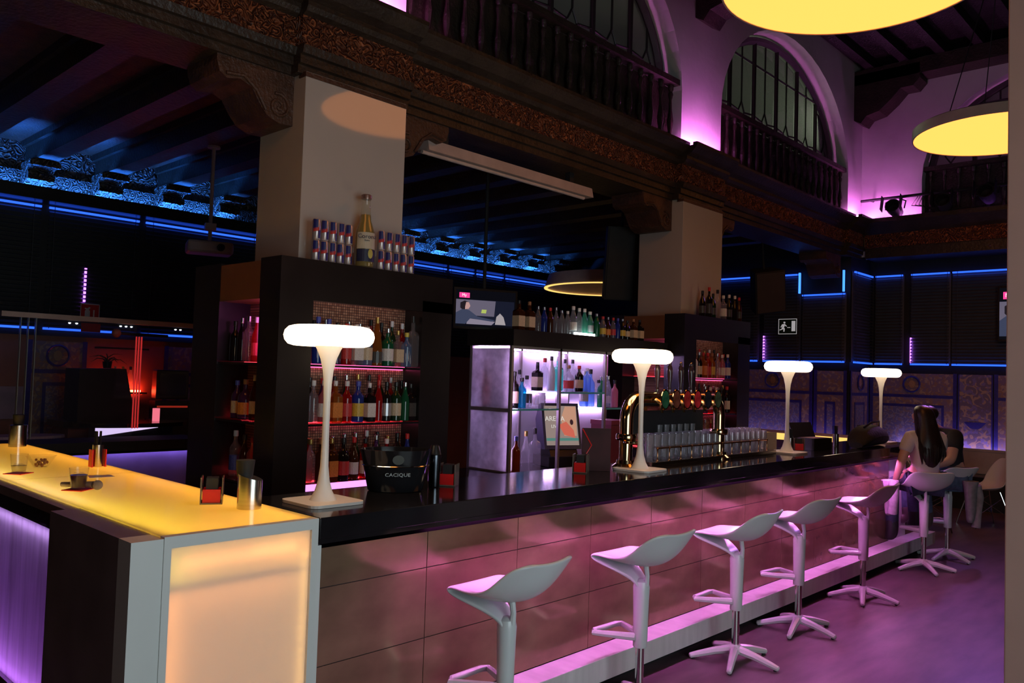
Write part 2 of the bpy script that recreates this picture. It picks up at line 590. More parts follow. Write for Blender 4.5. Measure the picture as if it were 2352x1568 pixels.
# ---- hall ceiling with beams
hc = empty_struct('ceiling', 'dark timber ceiling with beams')
DKW = mat('darkened_wood', (0.012, 0.008, 0.006), 0.6, var=0.4, scale=5, bump=0.4, bscale=30)  # wood colour darkened to counter the purple light spilling onto the ceiling
MB().box(-6, 12.0, -5.2, 5.0, 6.5, 6.6).build('boarding', DKW, hc)
bm = MB().box(-6, 11.0, -0.06, 0.06, 6.36, 6.5).mesh('joist', DKW)
for i in range(15):
    link_mesh('joist', bm, hc, (0, 1.85 - i * 0.48, 0))
corb = [(2.08, 5.62), (1.98, 5.56), (1.90, 5.66), (1.72, 5.70), (1.55, 5.84), (1.42, 5.98), (1.25, 5.98), (1.16, 6.08), (1.16, 6.30), (2.08, 6.30)]
for x0, x1 in ((10.55, 10.9), (5.98, 6.34), (1.37, 1.73)):
    MB().box(x0, x1, -5.2, 2.08, 6.14, 6.36).build('tie_beam', WOOD, hc)
    MB().prism(corb, 'x', x0, x1).build('corbel', WOOD, hc)

# ---- gallery-underside ceiling behind the colonnade
gc = empty_struct('ceiling_gallery', 'beamed ceiling under the gallery with blue light at its edge')
MB().box(-6, 10.9, 2.3, 7.5, 4.02, 4.1).build('boarding', WOODR, gc)
MB().box(10.9, 11.6, -5.2, 7.5, 4.0, 4.1).build('boarding', WOOD, gc)
wl_ = thing('added_lit_ledge', 'added low ledge with violet light to brighten the tile murals of the alcove', 'ledge', (10.45, 3.1, 0))
MB().box(-0.08, 0.14, -0.95, 1.0, 0, 0.74).build('body', BLACKSATIN, wl_)  # whole ledge is added to carry a strip that brightens the murals
MB().box(-0.08, -0.06, -0.95, 1.0, 0.74, 0.78).build('lip', BLACKSATIN, wl_)
MB().box(-0.05, -0.035, -0.93, 0.98, 0.742, 0.755).build('led_strip', emit('added_mural_led', (0.52, 0.36, 1.0), 17), wl_)
gb = MB().box(-0.10, 0.10, 2.6, 7.4, 3.78, 4.02).box(-0.14, 0.14, 2.6, 7.4, 3.95, 4.02).mesh('beam', WOOD)
cbm = MB()
cbm.prism([(7.48, 3.50), (7.30, 3.52), (7.22, 3.60), (7.26, 3.66), (7.16, 3.70), (7.05, 3.72), (7.02, 3.78), (7.48, 3.78)], 'x', -0.13, 0.13)
cbm.tube([(-0.13, 7.20, 3.62), (0.13, 7.20, 3.62)], 0.055, 10)
cbm.tube([(-0.15, 7.06, 3.74), (0.15, 7.06, 3.74)], 0.035, 8)
cbm = cbm.mesh('beam_corbel', CARVED)
k = 0
x = -5.4
while x < 10.5:
    link_mesh('beam', gb, gc, (x, 0, 0))
    if x > -1:
        link_mesh('beam_corbel', cbm, gc, (x, 0, 0))
    x += 0.725
scal = MB().prism([(-0.12, 0.10)] + [(-0.12 * math.cos(PI * i / 8), -0.07 * math.sin(PI * i / 8)) for i in range(9)][0:] + [(0.12, 0.10)], 'y', -0.012, 0.012).mesh('scallop', CARVED)
t2 = empty_struct('trim_2', 'carved scalloped cornice along the back wall lit blue')
MB().box(-1, 10.6, 7.44, 7.5, 3.46, 4.02).build('cornice_board', CARVED, t2)
for i in range(46):
    link_mesh('scallop', scal, t2, (-0.4 + i * 0.241, 7.40, 3.60))
MB().box(-1, 10.6, 7.18, 7.46, 3.38, 3.45).box(-1, 10.6, 7.18, 7.20, 3.45, 3.52).build('pelmet', BLACKSATIN, t2)
MB().box(-1, 10.6, 7.47, 7.5, 1.92, 3.40).build('blind_board', BLACKMATT, t2)
for a, b in ((-0.6, 3.4), (4.9, 9.6)):
    MB().box(a, b, 7.26, 7.29, 3.455, 3.47).build('led_strip', E_BLUEUP, t2)

# ---- entablature over the columns
t1 = empty_struct('trim_1', 'dark carved wooden entablature with reddish frieze above the columns')
def entab(x0, x1, d, t, full=True):
    MB().prism([(2.15 - d, 3.57), (2.15 - d, 3.625), (2.125 - d, 3.63), (2.125 - d, 3.685), (2.10 - d, 3.69), (2.085 - d, 3.74), (2.11 - d, 3.75), (2.4, 3.75), (2.4, 3.57)], 'x', x0, x1).build('architrave', WOOD, t)
    MB().box(x0, x1, 2.115 - d, 2.4, 3.75, 3.94).build('frieze', FRIEZE, t)
    MB().prism([(2.115 - d, 3.94), (2.08 - d, 3.96), (2.06 - d, 3.99), (2.06 - d, 4.02), (2.00 - d, 4.05), (1.96 - d, 4.09), (1.94 - d, 4.12), (1.94 - d, 4.15), (1.99 - d, 4.15), (1.99 - d, 4.12), (2.4, 4.12), (2.4, 3.94)], 'x', x0, x1).build('cornice', WOOD, t)
edges = [-6.0, 1.09, 2.01, 5.705, 6.625, 10.32, 10.95]
for i in range(6):
    entab(edges[i], edges[i + 1], 0.085 if i % 2 else 0.0, t1)
MB().box(-6, 10.95, 2.4, 2.62, 3.57, 4.05).build('beam', WOOD, t1)
# scroll relief on the frieze
sp = []
for i in range(26):
    a = i * 0.42
    r = 0.066 * (1 - i / 30.0)
    sp.append((r * math.cos(a), 0, r * math.sin(a)))
leaf = MB().tube(sp, [0.010 * (1 - i / 40) for i in range(26)], 5).tube([(0.066, 0, 0), (0.10, 0, 0.05), (0.15, 0, 0.06), (0.18, 0, 0.03)], [0.010, 0.013, 0.010, 0.004], 5).tube([(-0.04, 0, -0.05), (0.02, 0, -0.08), (0.10, 0, -0.06)], [0.006, 0.011, 0.004], 5).mesh('scroll', FRIEZE)
x = -1.1
i = 0
while x < 10.3:
    d = 0.085 if any(a - 0.02 < x < b + 0.02 for a, b in COLX) else 0.0
    link_mesh('scroll', leaf, t1, (x, 2.112 - d, 3.845), (0, 0, 0), (1, 1, 1 if i % 2 else -1))
    x += 0.215
    i += 1
# volute brackets beside the columns
vb = [(0.0, 3.24), (0.10, 3.235), (0.19, 3.27), (0.25, 3.34), (0.30, 3.42), (0.38, 3.45), (0.47, 3.43), (0.52, 3.46), (0.54, 3.53), (0.54, 3.57), (0.0, 3.57)]
vs = [(0.11 + (0.085 * (1 - i / 24)) * math.cos(1.2 + i * 0.5), 0, 3.345 + (0.085 * (1 - i / 24)) * math.sin(1.2 + i * 0.5)) for i in range(22)]
for x0, s in ((1.13, -1), (1.97, 1), (5.745, -1), (6.585, 1), (10.36, -1)):
    pl = [(x0 + s * u, z) for u, z in vb]
    if s < 0:
        pl = pl[::-1]
    b_ = MB().prism(pl, 'y', 2.17, 2.57).build('volute_bracket', WOODR, t1)
    MB().tube([(x0 + s * p[0], 2.165, p[2]) for p in vs], 0.011, 6).build('scroll', WOODR, b_)
    MB().tube([(x0 + s * 0.20, 2.165, 3.30), (x0 + s * 0.27, 2.165, 3.41), (x0 + s * 0.36, 2.165, 3.475), (x0 + s * 0.48, 2.165, 3.46)], 0.012, 6).build('scroll', WOODR, b_)
# LED strips lying behind the lip of the cornice at the piers, and the return at the end wall
for x0, x1 in ((1.14, 1.96), (5.76, 6.57), (10.37, 10.88)):
    MB().box(x0, x1, 1.935, 1.95, 4.122, 4.134).build('led_strip', E_PURPLE, t1)
for x0 in (5.72, 10.33):
    MB().box(x0, x0 + 0.012, 1.97, 2.30, 4.122, 4.134).build('led_strip', E_PURPLE, t1)
for a_, b_e in ARCHES[1:]:
    MB().box(a_ + 0.08, b_e - 0.08, 2.265, 2.28, 4.13, 4.145).build('led_strip', E_ARCH, t1)
t3 = empty_struct('trim_3', 'reddish carved frieze across the end wall of the hall')
MB().box(10.86, 11.4, -5, 2.0, 3.57, 3.72).build('architrave', WOOD, t3)
MB().box(10.84, 11.2, -5, 2.0, 3.72, 3.92).build('frieze', FRIEZE, t3)
MB().prism([(10.84, 3.92), (10.70, 4.08), (10.70, 4.14), (11.0, 4.12), (11.0, 3.92)], 'y', -5, 2.0).build('cornice', WOOD, t3)
MB().box(11.08, 11.095, -2.4, 1.1, 4.13, 4.145).build('led_strip', E_ARCH, t3)
MB().box(10.78, 10.80, 1.25, 1.95, 4.122, 4.134).build('led_strip', E_PURPLE, t3)
MB().box(10.78, 10.80, -1.2, 0.5, 4.13, 4.14).build('led_strip', E_VIOLET, t3)

# ---- columns
def column(x0, x1, label, rear=2.58):
    t = thing('column', label, 'column', ((x0 + x1) / 2, 2.305, 0))
    hw = (x1 - x0) / 2
    MB().box(-hw, hw, -0.275, 0.275, 0, 3.58).build('shaft', COLWHITE, t, bevel=0.004)
    MB().box(-hw - 0.004, hw + 0.004, -0.279, -0.2, 3.545, 3.575).build('top_moulding', WOODR, t)
    return t
column(*COLX[0], 'near polished white column above the red lit bottle niche')
column(*COLX[1], 'far polished white column with dark bottles at its foot')
pl_ = thing('column', 'pale foreground pillar cut off by the right edge of the picture', 'column', (2.9, -1.97, 0))
MB().box(-0.3, 0.3, -0.32, 0.32, 0, 6.4).build('shaft', mat('pillar_paint', (0.46, 0.30, 0.26), 0.5, var=0.03), pl_, bevel=0.006)
MB().box(-0.31, 0.31, -0.33, 0.33, 0, 0.1).build('plinth', BLACKSATIN, pl_)

# ---- arched gallery windows
MUL = mat('window_bar', (0.02, 0.016, 0.014), 0.5)
def arch_window(name, P, a, b, zb, t, label):
    wnd = empty_struct(name, label)
    c, r = (a + b) / 2, (b - a) / 2 - 0.02
    zc = ZC
    h = AH - 0.02
    H = lambda s: zc + h * math.sqrt(max(0.0, 1 - ((s - c) / r) ** 2))
    ring = arch_pts(a + 0.05, b - 0.05, zc, h - 0.05, 26)
    MB().tube([P(s, t, z) for s, z in [(a + 0.05, zb)] + ring + [(b - 0.05, zb)]], 0.055, 6).build('frame', MUL, wnd)
    n = 6
    wd = (b - a) / n
    for i in range(n):
        s0, s1 = a + i * wd, a + (i + 1) * wd
        if i:
            MB().tube([P(s0, t, zb), P(s0, t, H(s0) - 0.02)], 0.032, 6).build('mullion', MUL, wnd)
        for q in range(2):
            u0, u1 = s0 + q * wd / 2, s0 + (q + 1) * wd / 2
            m_ = [u0 + (u1 - u0) * j / 4 for j in range(5)]
            MB().quad(P(u0, t + 0.01, zb), P(u1, t + 0.01, zb), *[P(u, t + 0.01, H(u) - 0.02) for u in m_[::-1]]).build('pane', PANE, wnd)
        sm = (s0 + s1) / 2
        top = H(sm) - 0.03
        bars = MB()
        bars.tube([P(sm, t, zb), P(sm, t, 4.92)], 0.013, 5)
        for sg in (-1, 1):
            bars.tube([P(sm, t, 4.92), P(sm + sg * 0.075, t, 5.03), P(sm, t, 5.16)], 0.012, 5)
            e = sm + sg * wd / 2
            if H(e) > 5.05:
                bars.tube([P(sm + sg * 0.075, t, 5.03), P(e, t, 5.06)], 0.012, 5)
        if top > 5.2:
            bars.tube([P(sm, t, 5.16), P(sm, t, top)], 0.013, 5)
        zt = 5.72
        if top > zt + 0.05:
            e0, e1 = s0, s1
            bars.tube([P(max(e0, c - r * 0.72), t, zt), P(min(e1, c + r * 0.72), t, zt)], 0.015, 5)
        bars.build('muntin', MUL, wnd)
    return wnd
arch_window('window_1', PX, 1.97, 5.745, 4.15, 2.33, 'arched leaded gallery window over the cabinet')
arch_window('window_2', PX, 6.585, 10.36, 4.15, 2.33, 'arched leaded gallery window left of the end wall')
arch_window('window_3', PE, END_OP[0], END_OP[1], 4.15, 11.15, 'arched leaded window in the end wall')

# ---- balustrades in the arches
bal = MB().lathe([(0.030, 0), (0.030, 0.05), (0.016, 0.07), (0.030, 0.16), (0.034, 0.22), (0.018, 0.34), (0.014, 0.44), (0.028, 0.50), (0.018, 0.53), (0.030, 0.55), (0.030, 0.60)], 8).mesh('baluster', WOOD, True)
def balustrade(P, a, b, t, label):
    o = thing('balustrade', label, 'balustrade', P((a + b) / 2, t, 4.12))
    base = Vector(P((a + b) / 2, t, 4.12))
    def L(s, tt, z):
        return tuple(Vector(P(s, tt, z)) - base)
    def bx(name, s0, s1, t0, t1, z0, z1):
        p, q = L(s0, t0, z0), L(s1, t1, z1)
        MB().box(min(p[0], q[0]), max(p[0], q[0]), min(p[1], q[1]), max(p[1], q[1]), p[2], q[2]).build(name, WOOD, o)
    bx('handrail', a, b, t - 0.06, t + 0.06, 4.80, 4.86)
    bx('bottom_rail', a, b, t - 0.05, t + 0.05, 4.12, 4.19)
    bx('backing_board', a, b, t + 0.07, t + 0.09, 4.12, 4.80)
    n = int((b - a) / 0.18)
    for i in range(n):
        link_mesh('baluster', bal, o, L(a + (i + 0.5) * (b - a) / n, t, 4.19))
balustrade(PX, 1.97, 5.745, 2.16, 'dark turned wood balustrade under the near arched window')
balustrade(PX, 6.585, 10.36, 2.16, 'dark turned wood balustrade under the far arched window')
balustrade(PE, END_OP[0], END_OP[1], 10.98, 'dark balustrade in the arch of the end wall')

# ---- slatted blinds with LED strips
def blind(P, a, b, t, label, z0=2.0, z1=3.36, top_led=True, bot_led=True, vert=None, notch=None):
    o = thing('window_blind', label, 'blind', P((a + b) / 2, t, z0))
    base = Vector(P((a + b) / 2, t, z0))
    L = lambda s, tt, z: tuple(Vector(P(s, tt, z)) - base)
    def bx(name, mtl, s0, s1, t0, t1, za, zb):
        p, q = L(s0, t0, za), L(s1, t1, zb)
        return MB().box(min(p[0], q[0]), max(p[0], q[0]), min(p[1], q[1]), max(p[1], q[1]), p[2], q[2]).build(name, mtl, o)
    SL = mat('black_slat', (0.06, 0.06, 0.07), 0.3, var=0.1)
    w2 = (b - a) / 2 - 0.01
    me = None
    n = int((z1 - z0) / 0.047)
    p0, p1 = L((a + b) / 2 - w2, t, z0), L((a + b) / 2 + w2, t, z0)
    mb = MB()
    q = [L((a + b) / 2 - w2, t - 0.012, z0 - 0.006), L((a + b) / 2 + w2, t - 0.012, z0 - 0.006), L((a + b) / 2 + w2, t + 0.012, z0 + 0.012), L((a + b) / 2 - w2, t + 0.012, z0 + 0.012)]
    lo = [Vector(v) for v in q]
    hi = [v + Vector((0, 0, 0.003)) for v in lo]
    kk = [tuple(v) for v in lo + hi]
    mb.v += kk
    mb.f += [(0, 3, 2, 1), (4, 5, 6, 7), (0, 1, 5, 4), (1, 2, 6, 5), (2, 3, 7, 6), (3, 0, 4, 7)]
    me = mb.mesh('slat', SL)
    for i in range(n):
        z = 0.03 + i * 0.047
        link_mesh('slat', me, o, (0, 0, z))
    bx('backing', mat('grey_backing', (0.09, 0.09, 0.11), 0.8), a, b, t + 0.045, t + 0.05, z0, z1)
    cords = (0.06, 0.94)
    for c in cords:
        s = a + c * (b - a)
        bx('cord', SL, s - 0.003, s + 0.003, t - 0.016, t - 0.012, z0, z1)
    if top_led:
        bx('led_strip', E_BLUE, a + 0.01, b - 0.01, t - 0.004, t + 0.02, z1 - 0.022, z1)
    if bot_led:
        bx('led_strip', E_BLUE, a + 0.01, b - 0.01, t - 0.004, t + 0.02, z0 - 0.014, z0 + 0.010)
    if vert:
        s, za, zb, e = vert
        bx('led_strip', e, s - 0.012, s + 0.012, t + 0.022, t + 0.036, za, zb)
    return o
PB = lambda s, t, z: (s, t, z)
tb = 7.44
for i, (a, b, lb, v) in enumerate((
        (-0.20, 1.24, 'black slatted blind at the far left edge beside the fire sign', None),
        (1.30, 2.31, 'black slatted blind behind the fire extinguisher sign with violet glow', (1.73, 2.33, 2.72, E_VIOLET)),
        (2.37, 3.9, 'black slatted blind behind the projector', None),
        (5.7, 7.30, 'black slatted blind beside the stacked cans', None),
        (7.35, 7.93, 'narrow black slatted blind above the left half of the small television', None),
        (7.98, 8.65, 'narrow black slatted blind above the right half of the small television', None),
        (8.70, 9.92, 'black slatted blind behind the ring pendant lamp', None))):
    blind(PB, a, b, tb, lb, bot_led=(i < 3), vert=v)
PRW = lambda s, t, z: (t, -s, z)
blind(PRW, -4.6, -3.55, 10.54, 'black slatted blind right of the far white column')
blind(PRW, -3.47, -2.86, 10.54, 'black slatted blind beside the exit sign with violet end light', vert=(-3.46, 2.02, 2.40, E_VIOLET))
blind(PRW, -2.84, -2.16, 10.54, 'short black slatted blind under the notch with blue light', z1=3.03)
blind(PX, 10.62, 11.38, 2.05, 'narrow slatted blind in the return of the alcove')
blind(PRW, -2.02, -1.60, 11.34, 'narrow slatted blind left of the dark wall post')
blind(PRW, -1.50, -0.95, 11.34, 'slatted blind right of the dark wall post with violet light', vert=(-1.49, 2.02, 2.40, E_VIOLET))
blind(PRW, -0.93, 0.4, 11.34, 'slatted blind behind the wall television on the right')
for y0 in (2.86, 2.18):
    o = MB().box(10.50, 10.53, y0 - 0.012, y0 + 0.012, 3.05, 3.37).build('led_strip', emit('blue_led_hot', (0.04, 0.20, 1.0), 2.6))
    tag(o, 'vertical blue light strip on the ' + ('left' if y0 > 2.5 else 'right') + ' side of the blind notch', 'light strip')

# ---- painted tile murals
def mural(P, a, b, t, label, z0=0.78, lower=True):
    o = thing('tile_mural', label, 'mural', P((a + b) / 2, t, z0))
    base = Vector(P((a + b) / 2, t, z0))
    L = lambda s, tt, z: tuple(Vector(P(s, tt, z)) - base)
    def bx(name, mtl, s0, s1, d, za, zb):
        p, q = L(s0, t - d - 0.004, za), L(s1, t - 0.001, zb)
        MB().box(min(p[0], q[0]), max(p[0], q[0]), min(p[1], q[1]), max(p[1], q[1]), p[2], q[2]).build(name, mtl, o)
    bx('frieze_panel', MURAL, a, b, 0.004, 1.545, 1.86)
    bx('border', MURALE, a, b, 0.008, 1.50, 1.545)
    bx('border', MURALE, a, a + 0.05, 0.009, z0, 1.87)
    bx('border', MURALE, b - 0.05, b, 0.009, z0, 1.87)
    if lower:
        bx('margin_panel', MURAL, a, b, 0.003, z0, 1.50)
        i0, i1 = a + 0.17, b - 0.17
        bx('border', MURALE, i0, i1, 0.007, 1.36, 1.40)
        bx('border', MURALE, i0, i0 + 0.035, 0.008, z0, 1.40)
        bx('border', MURALE, i1 - 0.035, i1, 0.008, z0, 1.40)
        bx('field_panel', MURALB, i0 + 0.035, i1 - 0.035, 0.006, z0, 1.36)
    # medallion
    c = (a + b) / 2
    r = 0.115
    ring = [L(c + r * math.cos(j * PI / 10), t - 0.026, 1.70 + r * math.sin(j * PI / 10)) for j in range(20)]
    if b - a > 0.6:
        MB().tube(ring, 0.014, 5, closed=True).build('medallion_ring', MURALE, o)
        head = MB()
        pc = L(c, t - 0.016, 1.70)
        head.sph(pc, 0.045 if P in (PB, PX) else 0.006, 0.006 if P in (PB, PX) else 0.045, 0.06, 10, 6)
        head.build('medallion_head', mat('painted_flesh', (0.5, 0.3, 0.2), 0.4), o)
mural(PRW, -3.95, -2.66, 10.6, 'painted tile mural left of the dark wall corner behind the third lamp')
mural(PRW, -2.64, -2.14, 10.6, 'narrow painted tile mural with a round portrait by the wall corner')
mural(PX, 10.63, 11.37, 2.11, 'shaded painted tile mural in the alcove return')
mural(PRW, -2.09, -0.86, 11.4, 'wide painted tile mural behind the couple and the last lamp')
mural(PRW, -0.38, 0.9, 11.4, 'painted tile mural at the far right beside the pale pillar')
o = thing('tile_mural', 'tall tan grotesque tile panel to the right of the couple', 'mural', (11.4, 0.62, 0.78))
MB().box(-0.010, -0.001, -0.22, 0.22, 0, 1.08).build('grotesque_panel', ornament('painted_tile_grotesque', (0.50, 0.34, 0.22), (0.20, 0.15, 0.20), (0.24, 0.20, 0.40), 8, 0.35, 0, 12), o)
for s in (-0.225, 0.205):
    MB().box(-0.014, -0.001, s, s + 0.02, 0, 1.08).build('border', MURALE, o)
MB().lathe([(0.001, 0), (0.09, 0.03), (0.15, 0.10), (0.16, 0.12), (0.0, 0.12)], 14, (-0.006, 0, 0.28), 0, 0.06, 1).build('painted_urn', MURALE, o)
mural(PB, 1.18, 1.80, 7.5, 'painted tile mural with a portrait bust on the left wall')
mural(PB, 2.7, 4.2, 7.5, 'painted tile mural behind the left service area')
# ================================================================== LONG BAR
t = thing('bar_countertop', 'long glossy black countertop running along the gold tiled bar', 'countertop', (0, 0, 1.0))
MB().box(0.005, 6.95, 0, 0.58, 0.02, 0.1).build('slab', BLACKGLOSS, t, bevel=0.004)
MB().box(0.005, 6.95, 0.0, 0.006, 0.004, 0.022).build('added_led_lip', BLACKGLOSS, t)  # lip added to hide the light strip from view
MB().box(0.03, 6.9, 0.044, 0.050, -0.022, 0.02).build('added_glare_board', FLOCK, t)  # board added to keep the strip's light off the upper tiles
MB().box(0.55, 6.9, 0.014, 0.030, 0.0115, 0.02).build('led_strip', E_MAGENTA, t)
bf = thing('tiled_bar', 'long bar clad in large glossy gold tiles reflecting the stools', 'bar', (0, 0.15, 0.19))
MB().box(0.02, 6.9, 0.006, 0.40, 0, 0.808).build('carcass', GROUT, bf)
cols = [0.03] + [0.665 + 0.585 * i for i in range(11)]
cols = [c for c in cols if c < 6.4] + [6.46]
for i in range(len(cols) - 1):
    for z0, z1 in ((0.004, 0.300), (0.304, 0.604), (0.608, 0.806)):
        MB().box(cols[i] + 0.002, cols[i + 1] - 0.002, 0, 0.02, z0, z1).build('tile', BARTILE, bf)
MB().box(6.47, 6.94, -0.002, 0.40, 0, 0.81).build('white_end_panel', BOXWHITE, bf)
st = thing('foot_step', 'long white step along the foot of the bar glowing pink', 'step', (0, 0, 0))
MB().box(0.03, 7.40, 0, 0.15, 0.07, 0.19).build('tread', STEPWHITE, st, bevel=0.003)
MB().box(0.03, 7.36, 0.10, 0.6, 0, 0.07).build('toe_kick', BLACKMATT, st)
# return counter at the far end of the bar with its yellow edge
rc = thing('far_lit_counter', 'yellow edged lit counter at the far end of the bar', 'counter', (6.95, 0.6, 0))
MB().box(0.0, 0.55, 0.05, 2.6, 0, 1.06).build('body', BLACKSATIN, rc)
MB().box(0.02, 0.53, 0.05, 2.6, 1.06, 1.10).build('top', frosted('far_top', (0.9, 0.7, 0.4), 0.5), rc)
MB().box(-0.012, 0.0, 0.05, 2.6, 1.03, 1.10).build('led_edge', emit('yellow_edge', (1.0, 0.62, 0.15), 1.2), rc)

# ================================================================== LIT CORNER COUNTER
lc = thing('lit_counter', 'corner counter with glowing yellow top and orange frosted front panel', 'counter', (0, 0, 0))
FRO = frosted('frosted_orange', (0.92, 0.87, 0.83), 0.5, 0.3)
FRY = frosted('frosted_yellow', (0.95, 0.89, 0.60), 0.62, 0.10)
FRP = frosted('frosted_lilac', (0.86, 0.82, 0.92), 0.6, 0.25, 0.35, (1, 6, 0.5), 4)
INW = mat('inner_white', (0.85, 0.85, 0.85), 0.8, var=0.01)
MB().box(-0.548, -0.028, 0.012, 0.022, 0.05, 1.062).build('front_light_panel', FRO, lc)
for nm, a in (('frame_post', (-0.572, -0.548, 0.0, 0.03, 0, 1.10)), ('frame_post', (-0.028, 0.0, 0.0, 0.03, 0, 1.10)),
              ('frame_rail', (-0.548, -0.028, 0.0, 0.03, 1.062, 1.10)), ('frame_rail', (-0.548, -0.028, 0.0, 0.03, 0, 0.05))):
    MB().box(*a).build(nm, BOXWHITE, lc)
MB().box(0.0, 0.022, 0.01, 0.16, 0, 0.998).build('frame_post', BOXWHITE, lc)
MB().box(-0.674, -0.572, 0.005, 0.10, 0, 1.094).build('pier_front', BOXWHITE, lc)
MB().box(-0.674, -0.572, 0.10, 0.73, 0, 1.094).build('pier', GREYD, lc)
# inside of the front box
MB().box(-0.552, -0.024, 0.26, 0.27, 0.03, 0.925).build('inner_back', INW, lc)
MB().box(-0.556, -0.550, 0.03, 0.27, 0.03, 1.07).build('inner_side', INW, lc)
MB().box(-0.026, -0.020, 0.03, 0.27, 0.03, 1.07).build('inner_side', INW, lc)
MB().box(-0.552, -0.024, 0.03, 0.27, 0.02, 0.03).build('inner_side', INW, lc)
MB().box(-0.552, -0.024, 0.03, 0.27, 0.916, 0.922).build('inner_side', INW, lc)
led = MB().box(-0.006, 0.006, -0.005, 0.005, -0.006, 0.006).mesh('led_dot', emit('led_dot_hot', (1.0, 0.60, 0.16), 34))
for i in range(24):
    link_mesh('led_dot', led, lc, (-0.048, 0.034, 0.10 + i * 0.038))
for i in range(5):
    link_mesh('led_dot', led, lc, (-0.10 - i * 0.036, 0.040, 1.015))
MB().box(-0.54, -0.53, 0.05, 0.06, 0.06, 0.91).build('led_strip', E_ORANGE, lc)
MB().box(-0.50, -0.08, 0.08, 0.09, 0.900, 0.910).build('led_strip', E_ORANGE, lc)
MB().box(-0.50, -0.08, 0.06, 0.07, 0.045, 0.055).build('led_strip', E_ORANGE, lc)
# glowing top
MB().box(-0.572, 0.0, 0.031, 1.62, 1.085, 1.10).build('top_panel', FRY, lc)
MB().box(-0.572, 0.0, 1.624, 3.45, 1.085, 1.10).build('top_panel', FRY, lc)
MB().box(-0.57, -0.002, 0.03, 3.45, 0.93, 0.94).build('inner_floor', INW, lc)
MB().box(-0.572, -0.566, 0.03, 3.45, 0.94, 1.085).build('inner_side', INW, lc)
MB().box(-0.006, 0.0, 0.03, 3.45, 0.94, 1.085).build('inner_side', INW, lc)
MB().box(-0.54, -0.525, 0.04, 3.4, 0.99, 1.005).build('led_strip', E_YELLOW, lc)
MB().box(-0.045, -0.03, 0.04, 3.4, 1.0, 1.015).build('led_strip', emit('amber_edge_led', (1.0, 0.45, 0.08), 15), lc)
MB().box(-0.50, -0.08, 0.035, 0.045, 1.0, 1.012).build('led_strip', E_ORANGE, lc)
# outer flank: dark edge, black reveal and the lilac panel
MB().box(-0.62, -0.573, 0.735, 3.45, 1.055, 1.092).build('edge_board', GREYD, lc)
MB().box(-0.60, -0.573, 0.735, 3.45, 0.985, 1.055).build('reveal', BLACKMATT, lc)
MB().box(-0.602, -0.594, 0.74, 3.45, 0.30, 0.985).build('lilac_light_panel', FRP, lc)
MB().box(-0.50, -0.49, 0.74, 3.45, 0.25, 1.0).build('inner_back', INW, lc)
MB().box(-0.575, -0.56, 0.8, 3.4, 0.955, 0.97).build('led_strip', E_LILACW, lc)
MB().box(-0.575, -0.56, 0.8, 3.4, 0.315, 0.33).build('led_strip', E_LILAC, lc)
MB().box(-0.62, -0.45, 0.735, 3.45, 0, 0.30).build('plinth', BLACKSATIN, lc)
MB().box(-0.45, 0.0, 0.28, 3.45, 0, 0.92).build('carcass', BLACKSATIN, lc)

# ================================================================== BOTTLE NICHES ROUND THE COLUMNS
def niche(xo, label):
    t = thing('bottle_niche', label, 'shelf unit', (xo, 1.83, 0))
    P = lambda n, mtl, x0, x1, y0, y1, z0, z1: MB().box(x0, x1, y0, y1, z0, z1).build(n, mtl, t)
    P('header', BLACKSATIN, 0, 1.41, 0, 0.03, 2.075, 2.33)
    P('header', BLACKSATIN, 0, 1.41, 0.03, 0.195, 2.15, 2.33)
    P('header', BLACKSATIN, 0, 0.235, 0.195, 0.24, 2.075, 2.33)
    P('header', BLACKSATIN, 0, 0.235, 0.03, 0.195, 2.075, 2.15)
    P('side_header', ORANGEPAN, 0, 0.235, 0.24, 0.75, 2.075, 2.315)
    P('header', BLACKSATIN, 0, 1.41, 0.755, 1.12, 2.075, 2.33)
    P('header', BLACKSATIN, 1.085, 1.41, 0.195, 0.755, 2.075, 2.33)
    P('post', BLACKSATIN, 0, 0.235, 0, 0.235, 0, 2.075)
    P('post', BLACKSATIN, 1.13, 1.41, 0, 0.195, 0, 2.15)
    P('post', BLACKSATIN, 0, 0.235, 0.755, 1.12, 0, 2.075)
    P('side_panel', BLACKSATIN, 1.09, 1.41, 0.195, 1.12, 0, 2.075)
    P('back_panel', BLACKSATIN, 0.235, 1.09, 0.76, 1.12, 0, 2.075)
    P('base', BLACKSATIN, 0.235, 1.13, 0.012, 0.19, 0, 0.90)
    P('side_base', BLACKSATIN, 0.012, 0.235, 0.235, 0.755, 0, 0.90)
    P('mosaic_back', MOSAIC, 0.235, 1.13, 0.19, 0.196, 0.90, 2.15)
    P('mosaic_back', MOSAIC, 0.228, 0.236, 0.235, 0.755, 0.90, 2.075)
    for z in (1.675, 1.300, 0.92):
        P('shelf', BLACKGLOSS, 0.235, 1.13, 0.008, 0.188, z - 0.014, z)
        P('shelf', BLACKGLOSS, 0.008, 0.228, 0.235, 0.755, z - 0.014, z)
        P('led_strip', E_RED if z < 1.6 else E_REDPINK, 0.25, 1.11, 0.150, 0.176, z, z + 0.004)
        P('led_strip', E_REDPINK, 0.25, 1.11, 0.170, 0.184, z - 0.020, z - 0.0145)
        P('led_strip', E_RED, 0.19, 0.215, 0.26, 0.74, z, z + 0.004)
    P('led_edge', emit('lilac_edge', (0.85, 0.30, 1.0), 1.6), 0.235, 1.13, -0.002, 0.008, 0.885, 0.925)
    P('led_strip', emit('niche_top_led', (0.9, 0.42, 0.42), 4), 0.25, 1.11, 0.034, 0.046, 2.12, 2.132)
    P('led_strip', emit('niche_side_led', (0.95, 0.20, 0.75), 4), 0.02, 0.20, 0.236, 0.242, 1.72, 2.05)
    return t
